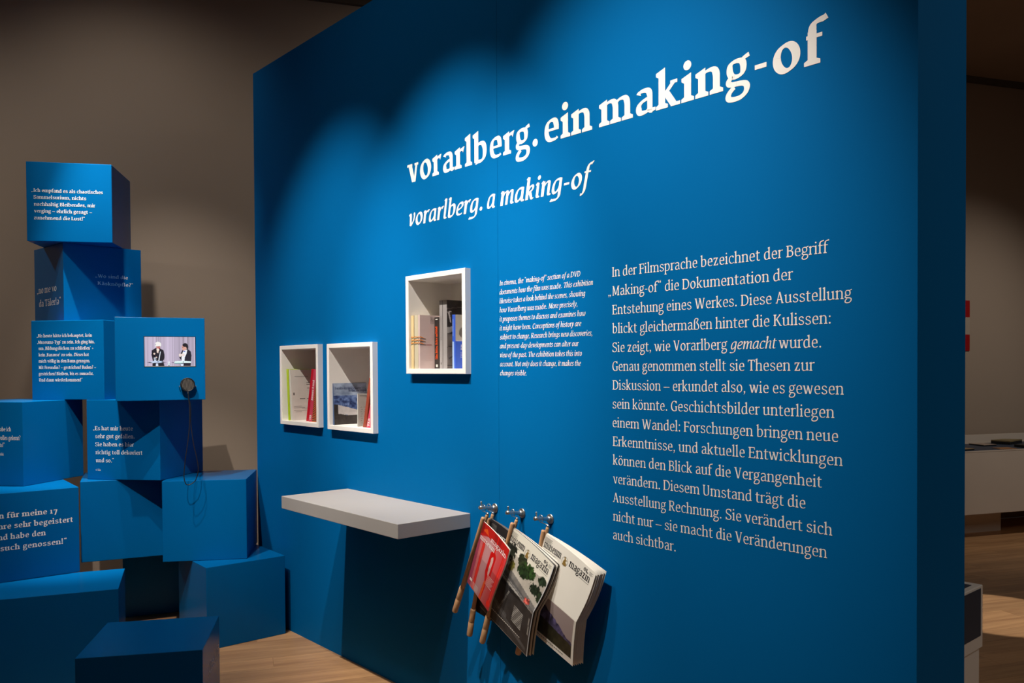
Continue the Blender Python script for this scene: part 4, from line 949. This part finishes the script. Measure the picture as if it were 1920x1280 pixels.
t, SD, SP, SPV = book('book', 'pale pink book with orange and black arrow marks, its side cover visible', ub(-3.0895, -3.0775, 2.171, 1.7205), .17, c_('pale_pink_cover', 206, 184, 180), group=GB)
wedges(SP, t, 0, 1, 0)
for i, (a, b) in enumerate(((.605, .555), (.55, .50), (.495, .445))):
    polys('arrow_print', [[(0, a), (.18, a-.045), (0, a-.022)]], SD, orange, t); polys('arrow_print', [[(0, b+.012), (.19, a-.046), (.19, a-.056), (0, b)]], SD, M_INK, t)
write('cover_title', [([('Ma', 'reg')], .345, .44, .905, .05), ([('Fri', 'reg')], .345, .44, .845, .05)], SD, M_GREY, t); polys('rule', [[(.20, .45), (.38, .45), (.38, .456), (.20, .456)], [(.20, .435), (.38, .435), (.38, .441), (.20, .441)]], SD, c_('pink_ink', 170, 110, 110), t)
t, SD, SP, SPV = book('book', 'black book spine with orange vertical title in the higher niche', ub(-3.0755, -3.0395, 2.25, 1.712), .11, c_('black_cover', 38, 34, 32), group=GB)
write('spine_title', [([('Täler, Helden, Dichter und Rebell', 'bold')], .18, .82, .36, .30)], SPV, c_('orange_ink', 236, 84, 20), t); polys('publisher_mark', [[(.3, .03), (.46, .03), (.46, .08), (.3, .08)], [(.52, .03), (.68, .03), (.68, .08), (.52, .08)], [(.25, .95), (.7, .95), (.7, .965), (.25, .965)]], SP, M_PAPER, t)
t, SD, SP, SPV = book('book', 'tall grey clothbound book with a dark photograph on its side, tallest in the higher niche', ub(-3.037, -2.982, 2.25, 1.785), .12, c_('grey_cover', 142, 138, 138), group=GB)
polys('joint_line', [[(.40, 0), (.46, 0), (.46, 1), (.40, 1)]], SP, c_('dark_joint', 84, 80, 80), t); polys('spine_title', [[(.17, .42+i*.016), (.24, .42+i*.016), (.24, .43+i*.016), (.17, .43+i*.016)] for i in range(22)]+[[(.15, .06), (.27, .06), (.27, .09), (.15, .09)]], SP, c_('dim_ink', 90, 86, 84), t)
def darkphoto(U, V):
    c = np.zeros(U.shape+(3,)); n = vnoise(U, V, 6, 9, 8)[..., None]; c[:] = (54, 48, 46); c += (n-.5)*30
    for P_, col in (([(0, .12), (.7, .09), (.7, .10), (0, .135)], (120, 110, 104)), ([(.0, .17), (.25, .16), (.12, .18), (.2, .33), (.15, .33), (.05, .19)], (190, 184, 180)), ([(0, .40), (.6, .36), (.6, .42), (0, .49)], (176, 170, 164)), ([(0, .50), (1, .46), (1, 1), (0, 1)], (120, 110, 102))):
        c = np.where(inpoly(U, V, P_)[..., None], np.array(col)+(n-.5)*50, c)
    for P_ in ([(0, .68), (.5, .66), (.5, .67), (0, .69)], [(.1, .84), (.5, .78), (.5, .79), (.1, .86)], [(.0, .95), (.5, .94), (.5, .95), (0, .96)]): c = np.where(inpoly(U, V, P_)[..., None], 50., c)
    return c
painted('cover_photo', 50, 90, lambda u, v, SD=SD: SD(u, 1-v), darkphoto, M_PAINT, t)
t, SD, SP, SPV = book('book', 'blue and white book at the right of the higher niche', ub(-2.943, -2.921, 2.25, 1.7175), .12, c_('blue_cover', 44, 84, 190), group=GB)
polys('white_label', [[(0, 0), (.55, 0), (.55, .50), (0, .50)], [(.2, .60), (.34, .60), (.34, .92), (.2, .92)]], SP, c_('label_blue', 150, 176, 220), t)
def bluecov(U, V):
    c = np.zeros(U.shape+(3,)); n = vnoise(U, V, 8, 10, 2)[..., None]; c[:] = (190, 184, 172); c += (n-.5)*20
    c = np.where((((U-.5)/.35)**2+((V-.33)/.12)**2 < 1)[..., None], np.array((120, 114, 106))+(n-.5)*90, c)
    c = np.where((V > .495)[..., None], np.array((42, 84, 190.)), c); c = np.where(((U > .04) & (V > .475) & (V < .495))[..., None], 215., c); return c
painted('cover_photo', 40, 60, lambda u, v, SD=SD: SD(u, 1-v), bluecov, M_PAINT, t)
SDt = lambda u, v, SD=SD: tuple(Vector(SD(u, v))+Vector((.0006, 0, 0)))
write('cover_title', [([('Alp', 'bold')], .22, .40, .40, .035), ([('Abg', 'bold')], .22, .40, .345, .035), ([('Ges', 'reg')], .22, .32, .28, .02), ([('und', 'reg')], .22, .32, .24, .02), ([('Ges', 'reg')], .22, .32, .20, .02)], SDt, M_VINYL, t)

# ------------------------------------------------------------------ far counter with papers
def nt_box(name, n0, n1, t0, t1, z0, z1, mt, parent, bev=0.):
    bm = bmesh.new(); box(bm, n0, n1, t0, t1, z0, z1)
    if bev: bmesh.ops.bevel(bm, geom=bm.edges[:], offset=bev, segments=2, affect='EDGES')
    # local x = normal, local y = along the wall
    return from_bm(name, bm, mt, parent)
ct = thing('display_counter', 'long white wall-mounted display counter with a dark top at the far back wall', 'counter', (*room(-5.53, 7.2), 0), math.atan2(NY, NX))
C0, C1 = -4.2, 2.6
nt_box('body', -.60, 0, C0, C1, .215, .742, M_COUNTER, ct, .003)
nt_box('front_rail', -.02, 0, C0, C1, .742, .752, M_COUNTER, ct, .001)
nt_box('top_inlay', -.585, -.022, C0+.02, C1-.02, .743, .747, M_NAVY, ct)
for i in range(4): nt_box('back_panel', -.62, -.60, C0+i*1.7+.002, C0+(i+1)*1.7-.002, .742, .826, M_COUNTER, ct, .001)
for i in range(3): nt_box('bracket', -.45, -.25, C0+.5+i*2.35, C0+.8+i*2.35+.3, .0, .215, M_COUNTER, ct)
def flat(name, lab, cat, P, h, mt, mt2=None, z=.7475):
    cx = sum(p[0] for p in P)/4; cy = sum(p[1] for p in P)/4
    t = thing(name, lab, cat, (cx, cy, z))
    for nm, a, b, m_ in (('board', 0, h*.7, mt2 or mt), ('top_sheet', h*.7+.0002, h, mt)):
        bm = bmesh.new(); q = [(x-cx, y-cy) for x, y in P]; hexa(bm, [(x, y, a) for x, y in q]+[(x, y, b) for x, y in q]); bmesh.ops.recalc_face_normals(bm, faces=bm.faces[:]); from_bm(nm, bm, m_, t)
    return t
flat('card', 'pale card on a thin black board on the far counter', 'card', [(-3.004, 8.24), (-2.93, 8.36), (-2.80, 8.32), (-2.85, 8.16)], .012, c_('pale_card', 170, 150, 136), M_BLACK)
flat('open_folder', 'thick olive toned open book behind the pale card on the far counter', 'book', [(-2.905, 8.49), (-2.74, 8.47), (-2.73, 8.76), (-2.86, 8.69)], .035, c_('olive_print', 132, 116, 80), M_BLACK)
flat('print_sheet', 'orange brown printed sheet lying at the front of the far counter', 'sheet', [(-2.744, 8.039), (-2.651, 7.966), (-2.571, 8.129), (-2.662, 8.174)], .004, c_('orange_sheet', 172, 120, 76), z=.7475)
flat('small_pad', 'small beige pad half hidden by the blue wall on the far counter', 'pad', [(-2.90, 7.66), (-2.82, 7.63), (-2.785, 7.76), (-2.86, 7.78)], .014, c_('beige_pad', 150, 128, 96), M_BLACK)
flat('dark_folder', 'dark folder at the right end of the far counter', 'folder', [(-2.65, 8.30), (-2.52, 8.23), (-2.42, 8.50), (-2.55, 8.56)], .022, c_('dark_folder_c', 44, 44, 40), M_BLACK)
# notice board on the back wall
sg = thing('wall_sign', 'red and white sign on the back wall, half hidden by the blue wall edge', 'sign', (*room(WB+.001, 6.56), 1.61), math.atan2(TY, TX))
def sgl(nm, z0, z1, mt): 
    bm = bmesh.new(); box(bm, -.65, 0, -.006, 0, z0, z1); return from_bm(nm, bm, mt, sg)
RED = c_('sign_red', 150, 12, 16)
sgl('red_field', 0, .155, RED); sgl('white_field', .155, .317, c_('sign_white', 168, 156, 142)); sgl('red_field', .317, .475, RED)
SS = lambda u, v: (u, -.0065, v)
write('lettering', [([('h', 'bold')], -.16, -.085, .355, .055)], SS, M_INK, sg); write('lettering', [([('G', 'bold')], -.16, -.085, .035, .062)], SS, M_VINYL, sg)
# white plinth behind the wall
pl = thing('white_plinth', 'white plinth with dark blue inset panels behind the end of the blue wall', 'plinth', (-1.32, 2.68, 0))
bm = bmesh.new(); box(bm, -.30, .325, -.16, .135, 0, .605); from_bm('base', bm, M_WHITE, pl)
bm = bmesh.new(); box(bm, -.31, .332, -.165, .145, .605, .80); bmesh.ops.bevel(bm, geom=bm.edges[:], offset=.002, segments=1, affect='EDGES'); from_bm('case', bm, M_WHITE, pl)
boxo('top_inlay', (-.28, .312, -.14, .108, .799, .8015), M_NAVY, pl); boxo('side_inlay', (.331, .3335, -.165, .125, .645, .792), M_NAVY, pl)
